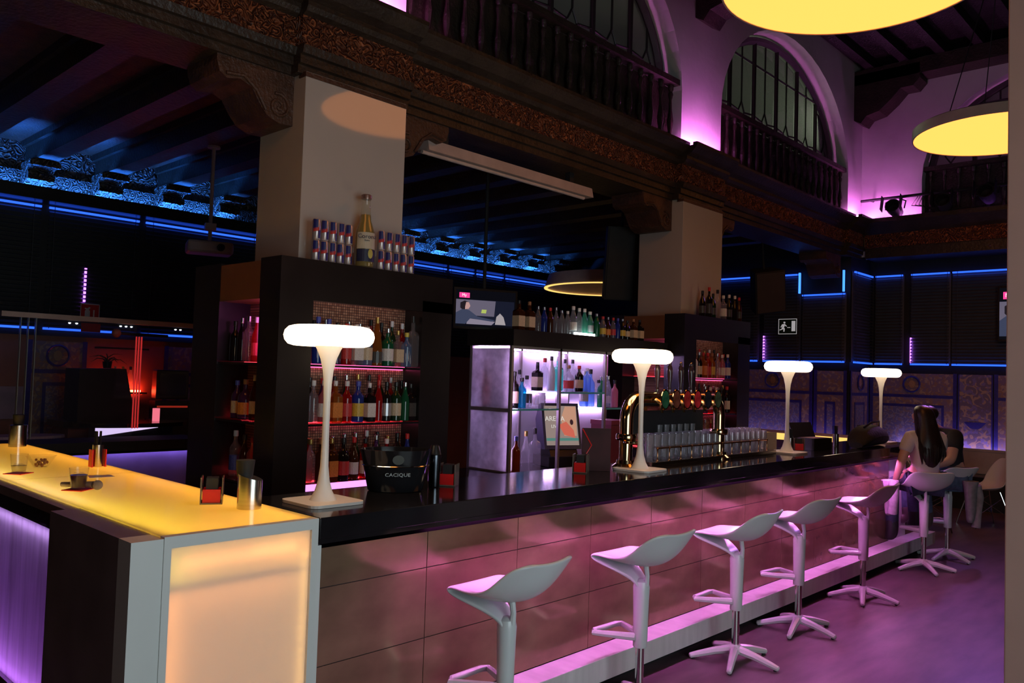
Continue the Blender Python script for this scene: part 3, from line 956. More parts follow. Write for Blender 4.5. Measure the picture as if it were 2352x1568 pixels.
niche(0.89, 'black bottle niche wrapped round the near white column')
niche(5.50, 'black bottle niche wrapped round the far white column')

# ================================================================== CENTRE CABINET
bc = thing('back_counter', 'low black back counter behind the bar carrying the till', 'counter', (2.32, 1.80, 0))
MB().box(0, 3.16, 0, 0.72, 0.80, 0.84).build('worktop', BLACKGLOSS, bc)
MB().box(0, 3.16, 0.03, 0.72, 0, 0.80).build('body', BLACKSATIN, bc)
cb = thing('display_cabinet', 'open display cabinet with white lilac lit back and frosted side', 'cabinet', (3.18, 2.03, 0.84))
ALU = mat('aluminium_frame', (0.42, 0.38, 0.38), 0.35, metal=0.6)
P = lambda n, mtl, *a: MB().box(*a).build(n, mtl, cb)
XS = [0.0, 0.62, 1.28, 1.93]
for x in XS:
    for y in (0.0, 0.47):
        P('frame_post', ALU, x - 0.013, x + 0.013, y, y + 0.026, 0.0, 1.05)
for y in (0.0, 0.47):
    P('frame_rail', ALU, 0.013, 1.917, y, y + 0.024, 1.028, 1.05)
P('header', BLACKSATIN, -0.03, 2.28, -0.03, 0.52, 1.05, 1.185)
P('back_panel', mat('white_back_panel', (0.80, 0.76, 0.86), 0.5, var=0.02), 0.0, 1.95, 0.485, 0.495, 0.0, 1.03)
FRC = frosted('frosted_cabinet_side', (0.86, 0.84, 0.88), 0.75, 0.35, 0.40, None, 14)
P('frosted_panel', FRC, -0.008, -0.002, 0.027, 0.47, 0.53, 1.028)
P('frosted_panel', FRC, -0.008, -0.002, 0.027, 0.47, 0.012, 0.50)
P('frame_rail', ALU, -0.012, 0.006, 0.02, 0.48, 0.50, 0.53)
P('frame_rail', ALU, -0.012, 0.006, 0.02, 0.48, 0.0, 0.012)
for a, b, z in ((0.013, 0.607, 0.525), (0.633, 1.267, 0.67), (1.293, 1.917, 0.525)):
    s_ = P('glass_shelf', GLASSSHELF, a, b, 0.004, 0.46, z - 0.012, z)
    MB().box(a, b, -0.002, 0.004, z - 0.013, z + 0.002).build('shelf_edge', TEAL, s_)
    P('led_strip', E_LILACW, a + 0.03, b - 0.03, 0.462, 0.474, z - 0.035, z - 0.022)
    P('led_strip', E_LILACW, a + 0.03, b - 0.03, 0.44, 0.455, 1.030, 1.042)
    P('led_strip', emit('cabinet_top_led', (0.95, 0.62, 1.0), 5), a + 0.02, b - 0.1, 0.03, 0.05, 1.038, 1.046)
P('led_strip', E_LILACW, 0.03, 0.04, 0.03, 0.04, 0.02, 0.49)  # two hidden strips added behind the post to brighten the frosted side
P('led_strip', E_LILACW, 0.03, 0.04, 0.03, 0.04, 0.55, 1.0)
P('divider', ALU, 0.76, 0.775, 0.30, 0.46, 0.54, 0.655)
P('divider', ALU, 1.10, 1.115, 0.30, 0.46, 0.54, 0.655)

# ================================================================== BOTTLES
def bmesh_(kind):
    pr = {
        'round': [(0.92, 0), (1, 0.025), (1, 0.58), (0.92, 0.64), (0.45, 0.73), (0.34, 0.78), (0.32, 0.92), (0.36, 0.93)],
        'slim': [(0.92, 0), (1, 0.02), (1, 0.50), (0.86, 0.60), (0.48, 0.74), (0.38, 0.80), (0.36, 0.93)],
        'squat': [(0.85, 0), (1, 0.03), (1, 0.50), (0.90, 0.60), (0.42, 0.70), (0.30, 0.75), (0.29, 0.92)],
        'square': [(0.95, 0), (1, 0.02), (1, 0.62), (0.85, 0.67), (0.36, 0.71), (0.30, 0.76), (0.30, 0.92)],
        'cone': [(0.95, 0), (1, 0.02), (1, 0.30), (0.82, 0.50), (0.55, 0.70), (0.32, 0.86), (0.28, 0.93)],
        'beer': [(0.92, 0), (1, 0.02), (1, 0.56), (0.88, 0.64), (0.56, 0.76), (0.42, 0.84), (0.40, 0.955)],
    }[kind]
    n, rot = (4, PI / 4) if kind == 'square' else (14, 0)
    k = 1.25 if kind == 'square' else 1
    body = MB().lathe([(r * k, z) for r, z in pr], n, rot=rot)
    W = mat('bottle_white', (0.8, 0.8, 0.8))
    bm_ = body.mesh('bottle_body_' + kind, W, True)
    rt = pr[-1][0]
    cp = MB().lathe([(rt * 1.12, 0.87), (rt * 1.2, 0.89), (rt * 1.2, 0.99), (rt * 1.0, 1.0)], 10).mesh('bottle_cap_' + kind, W, True)
    zl = {'round': (0.14, 0.46), 'slim': (0.14, 0.42), 'squat': (0.12, 0.42), 'square': (0.12, 0.48), 'cone': (0.06, 0.29), 'beer': (0.16, 0.44)}[kind]
    lb = MB().lathe([(1.0 * k, zl[0]), (1.03 * k, zl[0]), (1.03 * k, zl[1]), (1.0 * k, zl[1])], n, rot=rot, caps=False).mesh('bottle_label_' + kind, W)
    lq = MB().lathe([(0.85 * k, 0.02), (0.93 * k, 0.03), (0.93 * k, zl[1] + 0.06), (0.0, zl[1] + 0.06)], n, rot=rot).mesh('bottle_liquid_' + kind, W)
    return bm_, cp, lb, lq
BM = {k_: bmesh_(k_) for k_ in ('round', 'slim', 'squat', 'square', 'cone', 'beer')}
GL = {
    'clear': glassy('bottle_clear', (0.88, 0.88, 0.92), 0.16), 'green': glassy('bottle_green', (0.06, 0.45, 0.22), 0.40),
    'dark green': glassy('bottle_dark_green', (0.05, 0.16, 0.06), 0.45), 'blue': glassy('bottle_blue', (0.08, 0.16, 0.75), 0.45),
    'pale blue': glassy('bottle_pale_blue', (0.40, 0.62, 0.95), 0.35), 'red': glassy('bottle_red', (0.70, 0.03, 0.03), 0.5),
    'amber': glassy('bottle_amber', (0.65, 0.26, 0.05), 0.5), 'brown': glassy('bottle_brown', (0.18, 0.06, 0.02), 0.55),
    'dark': glassy('bottle_dark', (0.035, 0.025, 0.025), 0.75), 'violet': glassy('bottle_violet', (0.20, 0.07, 0.30), 0.6),
    'turquoise': glassy('bottle_turquoise', (0.05, 0.50, 0.70), 0.45), 'white': mat('bottle_porcelain', (0.75, 0.73, 0.72), 0.3),
    'mint': glassy('bottle_mint', (0.22, 0.75, 0.60), 0.4), 'pink': glassy('bottle_pink', (0.90, 0.45, 0.50), 0.35),
}
CP = {'black': mat('cap_black', (0.02, 0.02, 0.02), 0.3), 'gold': mat('cap_gold', (0.6, 0.4, 0.12), 0.3, metal=0.8), 'red': mat('cap_red', (0.6, 0.03, 0.03), 0.4),
      'white': mat('cap_white', (0.8, 0.8, 0.8), 0.4), 'silver': mat('cap_silver', (0.6, 0.6, 0.62), 0.25, metal=1.0), 'blue': mat('cap_blue', (0.08, 0.10, 0.5), 0.4),
      'wooden': mat('cap_wood', (0.35, 0.17, 0.08), 0.6), 'yellow': mat('cap_yellow', (0.7, 0.6, 0.1), 0.4)}
LB = {'white': mat('label_white', (0.70, 0.68, 0.66), 0.5, var=0.25, scale=25), 'cream': mat('label_cream', (0.62, 0.50, 0.34), 0.5, var=0.25, scale=25), 'black': mat('label_black', (0.025, 0.025, 0.03), 0.4, color2=(0.09, 0.08, 0.07), scale=30),
      'red': mat('label_red', (0.55, 0.04, 0.04), 0.5, var=0.3, scale=25), 'yellow': mat('label_yellow', (0.65, 0.45, 0.06), 0.5, var=0.3, scale=25), 'orange': mat('label_orange', (0.65, 0.22, 0.04), 0.5, var=0.3, scale=25),
      'blue': mat('label_blue', (0.07, 0.10, 0.42), 0.5, var=0.3, scale=25), 'silver': mat('label_silver', (0.45, 0.45, 0.48), 0.3, metal=0.5), 'green': mat('label_green', (0.04, 0.22, 0.08), 0.5, var=0.3, scale=25)}
SHN = {'round': 'round', 'slim': 'slim', 'squat': 'squat', 'square': 'square', 'cone': 'pointed', 'beer': 'long-necked'}
def bottle(kind, col, cap, lab, h, r, loc, where, group, rz=0.0, liquid=True):
    lt = '%s %s bottle, %s cap, %s%s' % (col, SHN[kind], cap, ('%s label, ' % lab) if lab else '', where)
    o = thing('bottle', lt, 'bottle', loc, rz, group)
    b_, c_, l_, q_ = BM[kind]
    link_mesh('glass', b_, o, (0, 0, 0), (0, 0, 0), (r, r, h), GL[col])
    link_mesh('cap', c_, o, (0, 0, 0), (0, 0, 0), (r, r, h), CP[cap])
    if lab:
        link_mesh('label', l_, o, (0, 0, 0), (0, 0, 0), (r, r, h), LB[lab])
    return o
def row(spec, xs, y, z, where, group, axis='x', jit=0.0):
    for i, (sp_, x) in enumerate(zip(spec, xs)):
        kind, col, cap, lab, h, r = sp_
        loc = (x, y, z) if axis == 'x' else (y, x, z)
        bottle(kind, col, cap, lab, h, r, loc, '%s %s %s' % (ORD[i], 'from left,' if axis == 'x' else 'from corner,', where), group)
# near niche, front
row([('round', 'blue', 'blue', None, .30, .036), ('round', 'dark', 'blue', None, .29, .034), ('slim', 'violet', 'black', 'black', .27, .030), ('round', 'red', 'red', 'red', .27, .036),
     ('square', 'clear', 'white', 'white', .27, .040), ('round', 'pale blue', 'white', 'cream', .26, .040), ('cone', 'amber', 'gold', 'black', .33, .040), ('round', 'green', 'silver', 'white', .26, .042),
     ('square', 'clear', 'gold', 'cream', .25, .036), ('round', 'pale blue', 'yellow', None, .24, .038), ('square', 'clear', 'black', None, .36, .036)],
    [1.205, 1.285, 1.352, 1.425, 1.505, 1.59, 1.672, 1.765, 1.853, 1.932, 1.985], 1.885, 1.680, 'near niche top shelf', 'top shelf bottles, near niche')
row([('round', 'clear', 'white', None, .27, .034), ('round', 'pink', 'white', 'white', .27, .034), ('square', 'amber', 'white', 'orange', .27, .040), ('round', 'red', 'white', 'red', .27, .036), ('round', 'blue', 'blue', 'yellow', .27, .040),
     ('square', 'dark', 'white', 'white', .26, .036), ('slim', 'red', 'red', None, .28, .030), ('round', 'dark', 'black', 'silver', .27, .034), ('round', 'dark green', 'black', 'cream', .27, .038), ('slim', 'green', 'silver', None, .27, .032), ('square', 'dark', 'black', 'black', .26, .033)],
    [1.19, 1.268, 1.355, 1.445, 1.535, 1.628, 1.705, 1.772, 1.855, 1.935, 1.985], 1.885, 1.305, 'near niche middle shelf', 'middle shelf bottles, near niche')
row([('round', 'clear', 'gold', None, .28, .034), ('round', 'brown', 'wooden', None, .28, .036), ('square', 'brown', 'gold', 'orange', .28, .036), ('round', 'dark', 'black', 'red', .28, .040), ('slim', 'brown', 'red', 'white', .28, .032),
     ('round', 'red', 'black', 'cream', .27, .034), ('slim', 'violet', 'silver', None, .29, .032), ('round', 'red', 'white', None, .26, .034), ('round', 'dark', 'black', 'yellow', .30, .036), ('slim', 'blue', 'red', None, .29, .032)],
    [1.185, 1.265, 1.345, 1.435, 1.52, 1.61, 1.70, 1.79, 1.88, 1.97], 1.885, 0.925, 'near niche lowest shelf', 'lowest shelf bottles, near niche')
# second rows, standing behind the labelled ones
KINDS = ['round', 'slim', 'round', 'squat', 'slim']
def rear(n_, x0, x1, z, where, group, seed):
    rg = random.Random(seed)
    for i in range(n_):
        x = x0 + (x1 - x0) * i / (n_ - 1)
        kd = KINDS[rg.randrange(5)]
        cl = ['dark', 'brown', 'clear', 'dark green', 'red', 'violet', 'amber'][rg.randrange(7)]
        cp_ = ['black', 'white', 'red', 'silver', 'gold'][rg.randrange(5)]
        bottle(kd, cl, cp_, None, 0.27 + 0.05 * rg.random(), 0.030, (x, 1.975, z), '%s from left, %s rear row' % (ORD[i], where), group)
rear(9, 1.23, 1.96, 1.680, 'near niche top shelf', 'rear bottles, near niche', 1)
rear(9, 1.22, 1.97, 1.305, 'near niche middle shelf', 'rear bottles, near niche', 2)
rear(9, 1.23, 1.96, 0.925, 'near niche lowest shelf', 'rear bottles, near niche', 3)
rear(8, 5.84, 6.57, 1.680, 'far niche top shelf', 'rear bottles, far niche', 4)
rear(8, 5.85, 6.57, 1.305, 'far niche middle shelf', 'rear bottles, far niche', 5)
rear(7, 5.84, 6.56, 0.925, 'far niche lowest shelf', 'rear bottles, far niche', 6)
# near niche, side
row([('slim', 'red', 'white', 'red', .29, .034), ('round', 'clear', 'silver', None, .30, .038), ('slim', 'dark', 'silver', None, .29, .032), ('round', 'dark', 'black', None, .27, .034)],
    [2.25, 2.35, 2.44, 2.53], 0.985, 1.680, 'near niche top side shelf', 'side bottles, near niche', 'y')
row([('slim', 'brown', 'white', 'white', .29, .034), ('squat', 'violet', 'wooden', 'orange', .26, .048), ('round', 'violet', 'blue', 'cream', .25, .036)],
    [2.24, 2.36, 2.47], 0.985, 1.305, 'near niche middle side shelf', 'side bottles, near niche', 'y')
row([('round', 'pink', 'red', 'red', .27, .036), ('slim', 'brown', 'black', None, .28, .034), ('round', 'clear', 'white', 'blue', .30, .038)],
    [2.24, 2.34, 2.46], 0.985, 0.925, 'near niche lowest side shelf', 'side bottles, near niche', 'y')
# far niche
row([('round', 'white', 'white', 'white', .27, .034), ('round', 'dark', 'silver', 'cream', .27, .034), ('square', 'amber', 'red', 'orange', .27, .034), ('round', 'red', 'red', 'red', .27, .036), ('round', 'amber', 'wooden', 'yellow', .27, .036),
     ('round', 'clear', 'silver', None, .27, .036), ('round', 'pink', 'white', 'white', .26, .034), ('round', 'blue', 'white', 'white', .27, .034)],
    [5.80, 5.89, 5.98, 6.07, 6.16, 6.27, 6.38, 6.50], 1.885, 1.680, 'far niche top shelf', 'top shelf bottles, far niche')
row([('slim', 'violet', 'white', None, .28, .032), ('round', 'brown', 'black', 'cream', .27, .034), ('slim', 'violet', 'silver', None, .29, .032), ('round', 'red', 'white', None, .28, .034), ('slim', 'pink', 'white', 'red', .28, .032), ('round', 'dark', 'black', None, .28, .036), ('round', 'dark', 'red', 'white', .29, .034)],
    [5.81, 5.92, 6.03, 6.14, 6.26, 6.38, 6.50], 1.885, 1.305, 'far niche middle shelf', 'middle shelf bottles, far niche')
# on top of the far niche
row([('slim', 'dark', 'black', 'black', .28, .036), ('round', 'dark', 'red', 'black', .33, .036), ('slim', 'dark green', 'black', 'black', .27, .034), ('round', 'clear', 'black', None, .32, .038), ('round', 'clear', 'white', 'white', .27, .038), ('slim', 'dark', 'white', 'black', .29, .034), ('slim', 'dark', 'white', None, .29, .034), ('slim', 'brown', 'red', 'black', .28, .034)],
    [5.99, 6.13, 6.215, 6.31, 6.44, 6.57, 6.70, 6.80], 1.92, 2.331, 'far column ledge', 'bottles on the far column ledge')
# cabinet, on the header
row([('square', 'brown', 'black', 'cream', .25, .042), ('square', 'brown', 'wooden', 'cream', .25, .042), ('beer', 'clear', 'silver', None, .22, .028), ('beer', 'blue', 'silver', None, .22, .028), ('beer', 'brown', 'red', None, .22, .028), ('slim', 'clear', 'silver', None, .23, .026),
     ('beer', 'clear', 'silver', None, .21, .028), ('beer', 'clear', 'white', None, .21, .028), ('beer', 'clear', 'white', 'white', .26, .034), ('beer', 'clear', 'white', None, .25, .032), ('beer', 'mint', 'white', None, .25, .032), ('beer', 'mint', 'white', 'silver', .23, .036),
     ('beer', 'green', 'silver', None, .22, .032), ('beer', 'clear', 'red', 'yellow', .20, .032), ('slim', 'brown', 'silver', 'orange', .20, .026), ('beer', 'clear', 'red', 'red', .20, .026), ('beer', 'blue', 'blue', None, .20, .026), ('beer', 'dark', 'silver', 'yellow', .20, .030),
     ('beer', 'dark', 'black', 'cream', .19, .028), ('square', 'brown', 'wooden', 'cream', .21, .036), ('square', 'dark', 'black', 'cream', .21, .036)],
    [3.30, 3.43, 3.545, 3.625, 3.705, 3.785, 3.865, 3.945, 4.025, 4.11, 4.19, 4.27, 4.375, 4.47, 4.555, 4.635, 4.71, 4.79, 4.87, 4.97, 5.08], 2.09, 2.027, 'row on cabinet top', 'bottles along the cabinet top')
lo_ = tag(MB().box(-0.14, 0.14, -0.012, 0.012, 0, 0.022).build('bottle_light', emit('cool_white_led', (0.85, 1.0, 0.95), 9)), 'small cool white light bar among the tonic bottles on the cabinet top', 'light')
lo_.location = (4.14, 2.045, 2.0265)
# cabinet compartments
row([('round', 'red', 'red', None, .40, .038), ('round', 'clear', 'white', None, .34, .042), ('round', 'turquoise', 'silver', None, .28, .042), ('squat', 'clear', 'black', 'black', .28, .048), ('slim', 'clear', 'black', 'black', .33, .036), ('squat', 'clear', 'black', 'black', .28, .050)],
    [3.245, 3.34, 3.43, 3.53, 3.625, 3.725], 2.36, 1.368, 'rear row, left cabinet shelf', 'cabinet bottles, left shelf')
row([('square', 'dark', 'black', 'black', .30, .036), ('round', 'dark', 'black', 'cream', .31, .040), ('round', 'turquoise', 'black', None, .26, .040)],
    [3.235, 3.325, 3.42], 2.14, 1.368, 'front row, left cabinet shelf', 'cabinet bottles, left shelf')
row([('square', 'dark', 'black', 'cream', .26, .042), ('round', 'clear', 'red', None, .30, .040), ('slim', 'white', 'black', None, .32, .036), ('square', 'mint', 'silver', None, .32, .040), ('slim', 'clear', 'black', None, .30, .034), ('squat', 'clear', 'black', 'white', .30, .048)],
    [3.865, 3.965, 4.06, 4.155, 4.255, 4.37], 2.36, 1.513, 'rear row, middle cabinet shelf', 'cabinet bottles, middle shelf')
row([('squat', 'clear', 'wooden', 'red', .24, .046), ('round', 'dark', 'red', 'cream', .24, .040), ('round', 'pale blue', 'white', None, .22, .036)],
    [4.06, 4.21, 4.33], 2.15, 1.513, 'front row, middle cabinet shelf', 'cabinet bottles, middle shelf')
row([('round', 'pale blue', 'white', 'white', .34, .044), ('round', 'pale blue', 'black', None, .36, .044), ('round', 'clear', 'black', None, .26, .040), ('squat', 'dark', 'black', 'cream', .24, .046)],
    [4.53, 4.63, 4.76, 4.90], 2.34, 1.368, 'rear row, right cabinet shelf', 'cabinet bottles, right shelf')
row([('round', 'green', 'silver', None, .29, .040), ('slim', 'clear', 'silver', None, .30, .038), ('round', 'pink', 'black', None, .26, .036)],
    [4.545, 4.65, 4.755], 2.14, 1.368, 'front row, right cabinet shelf', 'cabinet bottles, right shelf')
row([('round', 'brown', 'blue', None, .30, .038), ('slim', 'clear', 'gold', None, .34, .036), ('square', 'clear', 'black', None, .36, .042)],
    [3.24, 3.36, 3.475], 2.02, 0.845, 'back counter under cabinet', 'bottles on the back counter')
# jug of glasses in the cabinet
gj = MB().lathe([(0.036, 0), (0.042, 0.006), (0.048, 0.13), (0.045, 0.13), (0.038, 0.012), (0, 0.012)], 14).mesh('tumbler', CLEAR, True)
for x_, y_, z_, w_ in ((3.60, 2.16, 1.368, 'beside the dark bottles on the left cabinet shelf'), (3.71, 2.18, 1.368, 'next to the middle post on the left cabinet shelf'), (4.30, 2.2, 0.845, 'on the counter right of the till')):
    tag(link_mesh('tumbler', gj, None, (x_, y_, z_)), 'clear empty tumbler ' + w_, 'glass')

# ================================================================== CANS AND GIANT BEER BOTTLE ON THE NEAR LEDGE
CAN = mat('can_silver', (0.55, 0.48, 0.48), 0.3, metal=0.5)
CANB = mat('can_blue', (0.02, 0.025, 0.16), 0.35)
CANR = mat('can_red', (0.60, 0.05, 0.04), 0.35)
cbody = MB().lathe([(0.021, 0), (0.026, 0.006), (0.0262, 0.122), (0.022, 0.131), (0.021, 0.134)], 14).mesh('can_body', CAN, True)
def wedge(a0, a1, z0a, z1a, z0b, z1b, r=0.0268, n=5):
    mb = MB()
    for i in range(n):
        u0, u1 = i / n, (i + 1) / n
        A = [a0 + (a1 - a0) * u for u in (u0, u1)]
        lo = [z0a + (z0b - z0a) * u for u in (u0, u1)]
        hi = [z1a + (z1b - z1a) * u for u in (u0, u1)]
        mb.quad((r * math.cos(A[0]), r * math.sin(A[0]), lo[0]), (r * math.cos(A[1]), r * math.sin(A[1]), lo[1]),
                (r * math.cos(A[1]), r * math.sin(A[1]), hi[1]), (r * math.cos(A[0]), r * math.sin(A[0]), hi[0]))
    return mb
cblue = wedge(-2.75, -1.55, 0.062, 0.128, 0.072, 0.128)
k2 = wedge(-1.45, -0.5, 0.008, 0.060, 0.012, 0.062)
cblue.f += [tuple(i + len(cblue.v) for i in f_) for f_ in k2.f]
cblue.v += k2.v
cblue = cblue.mesh('can_blue_field', CANB)
cred = wedge(-2.75, -1.30, 0.050, 0.072, 0.056, 0.080, 0.0269).mesh('can_red_mark', CANR)
xs_l = [1.165 + i * 0.062 for i in range(5)]
xs_r = [1.68 + i * 0.066 for i in range(5)]
for lvl in (0, 1):
    for side, xs in (('left', xs_l), ('right', xs_r)):
        for i, x in enumerate(xs):
            o = thing('drink_can', '%s can of the %s row %s of the giant beer bottle' % (ORD[i], 'upper' if lvl else 'lower', side), 'can', (x, 1.89, 2.331 + lvl * 0.135), random.uniform(-0.25, 0.25), 'energy drink cans on the near ledge')
            link_mesh('body', cbody, o)
            link_mesh('blue_field', cblue, o)
            link_mesh('red_mark', cred, o)
gb_ = thing('giant_beer_bottle', 'oversized clear beer bottle of yellow beer between the stacked cans', 'bottle', (1.555, 1.905, 2.331))
MB().lathe([(0.058, 0), (0.064, 0.01), (0.066, 0.20), (0.062, 0.25), (0.040, 0.32), (0.033, 0.38), (0.028, 0.455), (0.031, 0.46), (0.031, 0.475)], 22).build('glass', glassy('beer_glass', (0.95, 0.93, 0.85), 0.12), gb_, True)
MB().lathe([(0.055, 0.008), (0.061, 0.012), (0.062, 0.20), (0.057, 0.25), (0.036, 0.32), (0.031, 0.36), (0.0, 0.36)], 20).build('beer', glassy('yellow_beer', (0.62, 0.50, 0.08), 0.7), gb_, True)
MB().lathe([(0.034, 0.465), (0.035, 0.47), (0.035, 0.492), (0.030, 0.497)], 16).build('cap', mat('crown_cap', (0.35, 0.20, 0.16), 0.3, metal=0.6), gb_, True)
CRM = mat('cream_print', (0.62, 0.56, 0.42), 0.5)
NAV = mat('navy_print', (0.02, 0.025, 0.07), 0.5)
def band(z0, z1, r0, r1, a0, a1, mtl, name):
    mb = MB()
    n = 12
    for i in range(n):
        A, B = a0 + (a1 - a0) * i / n, a0 + (a1 - a0) * (i + 1) / n
        mb.quad((r0 * math.cos(A), r0 * math.sin(A), z0), (r0 * math.cos(B), r0 * math.sin(B), z0), (r1 * math.cos(B), r1 * math.sin(B), z1), (r1 * math.cos(A), r1 * math.sin(A), z1))
    return mb.build(name, mtl, gb_)
band(0.125, 0.235, 0.0670, 0.0655, -PI * 0.98, -PI * 0.14, CRM, 'upper_label')
band(0.04, 0.122, 0.0665, 0.0672, -PI * 0.98, -PI * 0.14, NAV, 'lower_label')
rz_ = math.radians(-24)
tx = lambda a, r_, z: (r_ * math.cos(a), r_ * math.sin(a), z)
am = math.radians(-114)
text('Corona', 0.040, NAV, gb_, tx(am, 0.069, 0.205), (PI / 2, 0, rz_))
text('Extra', 0.016, NAV, gb_, tx(am, 0.069, 0.18), (PI / 2, 0, rz_))
lm = MB().sph((0, 0, 0), 0.020, 0.004, 0.032, 12, 8).build('painted_lime', mat('lime_print', (0.55, 0.50, 0.12), 0.5), gb_, True)
lm.location = tx(math.radians(-90), 0.0668, 0.092)
# ================================================================== BAR STOOLS
def make_stool(label):
    t = thing('bar_stool', label, 'stool', (0, 0, 0), 0, 'white bar stools along the bar')
    path = [(-0.012, 0.565, .070, 0), (-0.008, 0.605, .078, 0), (0.018, 0.638, .105, 0), (0.075, 0.668, .165, 0), (0.145, 0.695, .235, 0), (0.198, 0.716, .285, 0), (0.216, 0.732, .302, 0),
            (0.203, 0.746, .308, .002), (0.150, 0.742, .325, .012), (0.070, 0.724, .365, .036), (-0.01, 0.712, .398, .064), (-0.085, 0.718, .414, .086), (-0.148, 0.752, .414, .088), (-0.192, 0.806, .400, .070), (-0.216, 0.856, .366, .044), (-0.228, 0.888, .306, .020), (-0.233, 0.902, .215, .006)]
    us = [-1, -.82, -.45, 0, .45, .82, 1]
    mb = MB()
    for i, (y, z, w_, cup) in enumerate(path):
        p, q = path[max(i - 1, 0)], path[min(i + 1, len(path) - 1)]
        dy, dz = q[0] - p[0], q[1] - p[1]
        L = math.hypot(dy, dz)
        ny, nz = dz / L, -dy / L           # towards the sitter
        if nz < 0 or i >= 12:
            pass
        for u in us:
            c_ = cup * (u * u)
            mb.v.append((u * w_ / 2, y + abs(ny) * c_ * (0.7 if i > 7 else 0), z + c_ * (0.9 if i > 7 else 0)))
    n = len(us)
    for i in range(len(path) - 1):
        for j in range(n - 1):
            mb.f.append((i * n + j, i * n + j + 1, (i + 1) * n + j + 1, (i + 1) * n + j))
    mb.build('seat', STOOLW, t, smooth=True, solid=0.017, subsurf=2)
    MB().lathe([(0.033, 0.300), (0.036, 0.305), (0.037, 0.42), (0.040, 0.54), (0.042, 0.60), (0.036, 0.628), (0.015, 0.640), (0.0, 0.641)], 20).build('post', STOOLW, t, True)
    MB().tube([(0, -0.028, 0.612), (0, -0.034, 0.66), (0, -0.024, 0.715)], [0.016, 0.012, 0.014], 8).build('seat_hinge', STOOLW, t, True)
    MB().lathe([(0.022, 0.075), (0.022, 0.305)], 16).build('gas_lift', CHROME, t, True)
    fr_ = [(-0.028, 0.010, 0.352), (-0.10, 0.165, 0.346), (-0.118, 0.205, 0.345), (-0.09, 0.225, 0.345), (0.09, 0.225, 0.345), (0.118, 0.205, 0.345), (0.10, 0.165, 0.346), (0.028, 0.010, 0.352)]
    MB().tube(fr_, [0.020, 0.016, 0.015, 0.015, 0.015, 0.015, 0.016, 0.020], 8).build('footrest', STOOLW, t, True)
    MB().lathe([(0.046, 0.055), (0.048, 0.075), (0.030, 0.100), (0.0, 0.100)], 16).build('hub', STOOLW, t, True)
    leg = MB().tube([(0.02, 0, 0.070), (0.12, 0, 0.055), (0.22, 0, 0.030), (0.262, 0, 0.019), (0.268, 0, 0.017)], [0.028, 0.023, 0.019, 0.016, 0.009], 8).mesh('leg', STOOLW, True)
    foot = MB().lathe([(0.010, 0), (0.010, 0.012)], 8).mesh('glide', BLACKMATT)
    for i in range(5):
        a = math.radians(-90 + 72 * i)
        l_ = link_mesh('leg', leg, t, (0, 0, 0), (0, 0, a))
        link_mesh('glide', foot, l_, (0.245, 0, 0))
    return t
stool = make_stool('nearest white bar stool, legs cut off by the bottom edge')
stool.location = (0.80, -0.215, 0)
stool.rotation_euler = (0, 0, math.radians(2))
dup(stool, (1.79, -0.215, 0), math.radians(-2), 'second white bar stool from the lit corner counter')
dup(stool, (2.79, -0.215, 0), math.radians(3), 'third white bar stool from the lit corner counter')
dup(stool, (3.68, -0.205, 0), math.radians(-6), 'fourth white bar stool from the lit corner counter, seat before the third')
dup(stool, (4.85, -0.205, 0), math.radians(2), 'last empty white bar stool, just left of the seated woman')
dup(stool, (6.33, -0.205, 0), math.radians(-50), 'white bar stool the long haired woman sits on')
dup(stool, (7.06, -0.205, 0), math.radians(-30), 'farthest white bar stool, under the man in black')

# ================================================================== TABLE LAMPS ON THE BAR
def make_lamp(label):
    t = thing('table_lamp', label, 'lamp', (0, 0, 0), 0, 'mushroom lamps on the bar')
    pts = []
    for cx, cy, a0 in ((.09, .09, 0), (-.09, .09, 90), (-.09, -.09, 180), (.09, -.09, 270)):
        for q in range(5):
            a = math.radians(a0 + q * 22.5)
            pts.append((cx + .038 * math.cos(a), cy + .038 * math.sin(a)))
    MB().prism(pts, 'z', 0, 0.012).build('base_plate', LAMPW, t)
    MB().lathe([(.056, .012), (.050, .022), (.036, .048), (.024, .09), (.017, .15), (.0145, .26), (.0145, .42), (.017, .49), (.022, .54), (.033, .59), (.050, .630), (.060, .646)], 24).build('stem', LAMPW, t, True)
    MB().lathe([(0, .642), (.145, .642), (.166, .648), (.180, .664), (.185, .684), (.180, .704), (.166, .719), (.145, .725), (0, .727)], 32).build('diffuser', E_LAMP, t, True)
    return t
lamp = make_lamp('nearest mushroom lamp on the bar, by the lit corner counter')
lamp.location = (0.21, 0.29, 1.101)
dup(lamp, (2.41, 0.235, 1.101), math.radians(4), 'mushroom lamp in front of the beer taps')
dup(lamp, (4.52, 0.28, 1.101), 0, 'third mushroom lamp, right of the glass rack')
dup(lamp, (6.66, 0.30, 1.101), 0, 'farthest mushroom lamp, behind the black bag')

# ================================================================== CEILING DISC LAMPS
def disc(label, x, y, s=1.0):
    t = thing('disc_pendant', label, 'pendant lamp', (x, y, 4.47))
    t.scale = (s, s, 1)
    MB().lathe([(0.0, 0.125), (0.86, 0.12), (0.875, 0.11), (0.875, 0.0), (0.862, 0.0), (0.862, 0.02)], 64).build('rim', mat('disc_rim', (0.55, 0.42, 0.32), 0.4), t, True)
    MB().lathe([(0.0, -0.004), (0.6, -0.002), (0.864, 0.006), (0.864, 0.02), (0.0, 0.02)], 64).build('diffuser', E_DISC, t, True)
    for a in (0.5, 2.6, 4.7):
        MB().tube([(0.7 * math.cos(a), 0.7 * math.sin(a), 0.12), (0.1 * math.cos(a), 0.1 * math.sin(a), 1.9)], 0.006, 5).build('cable', BLACKMATT, t)
    return t
disc('large yellow disc lamp at the top of the picture', 3.93, -0.43, 1.05)
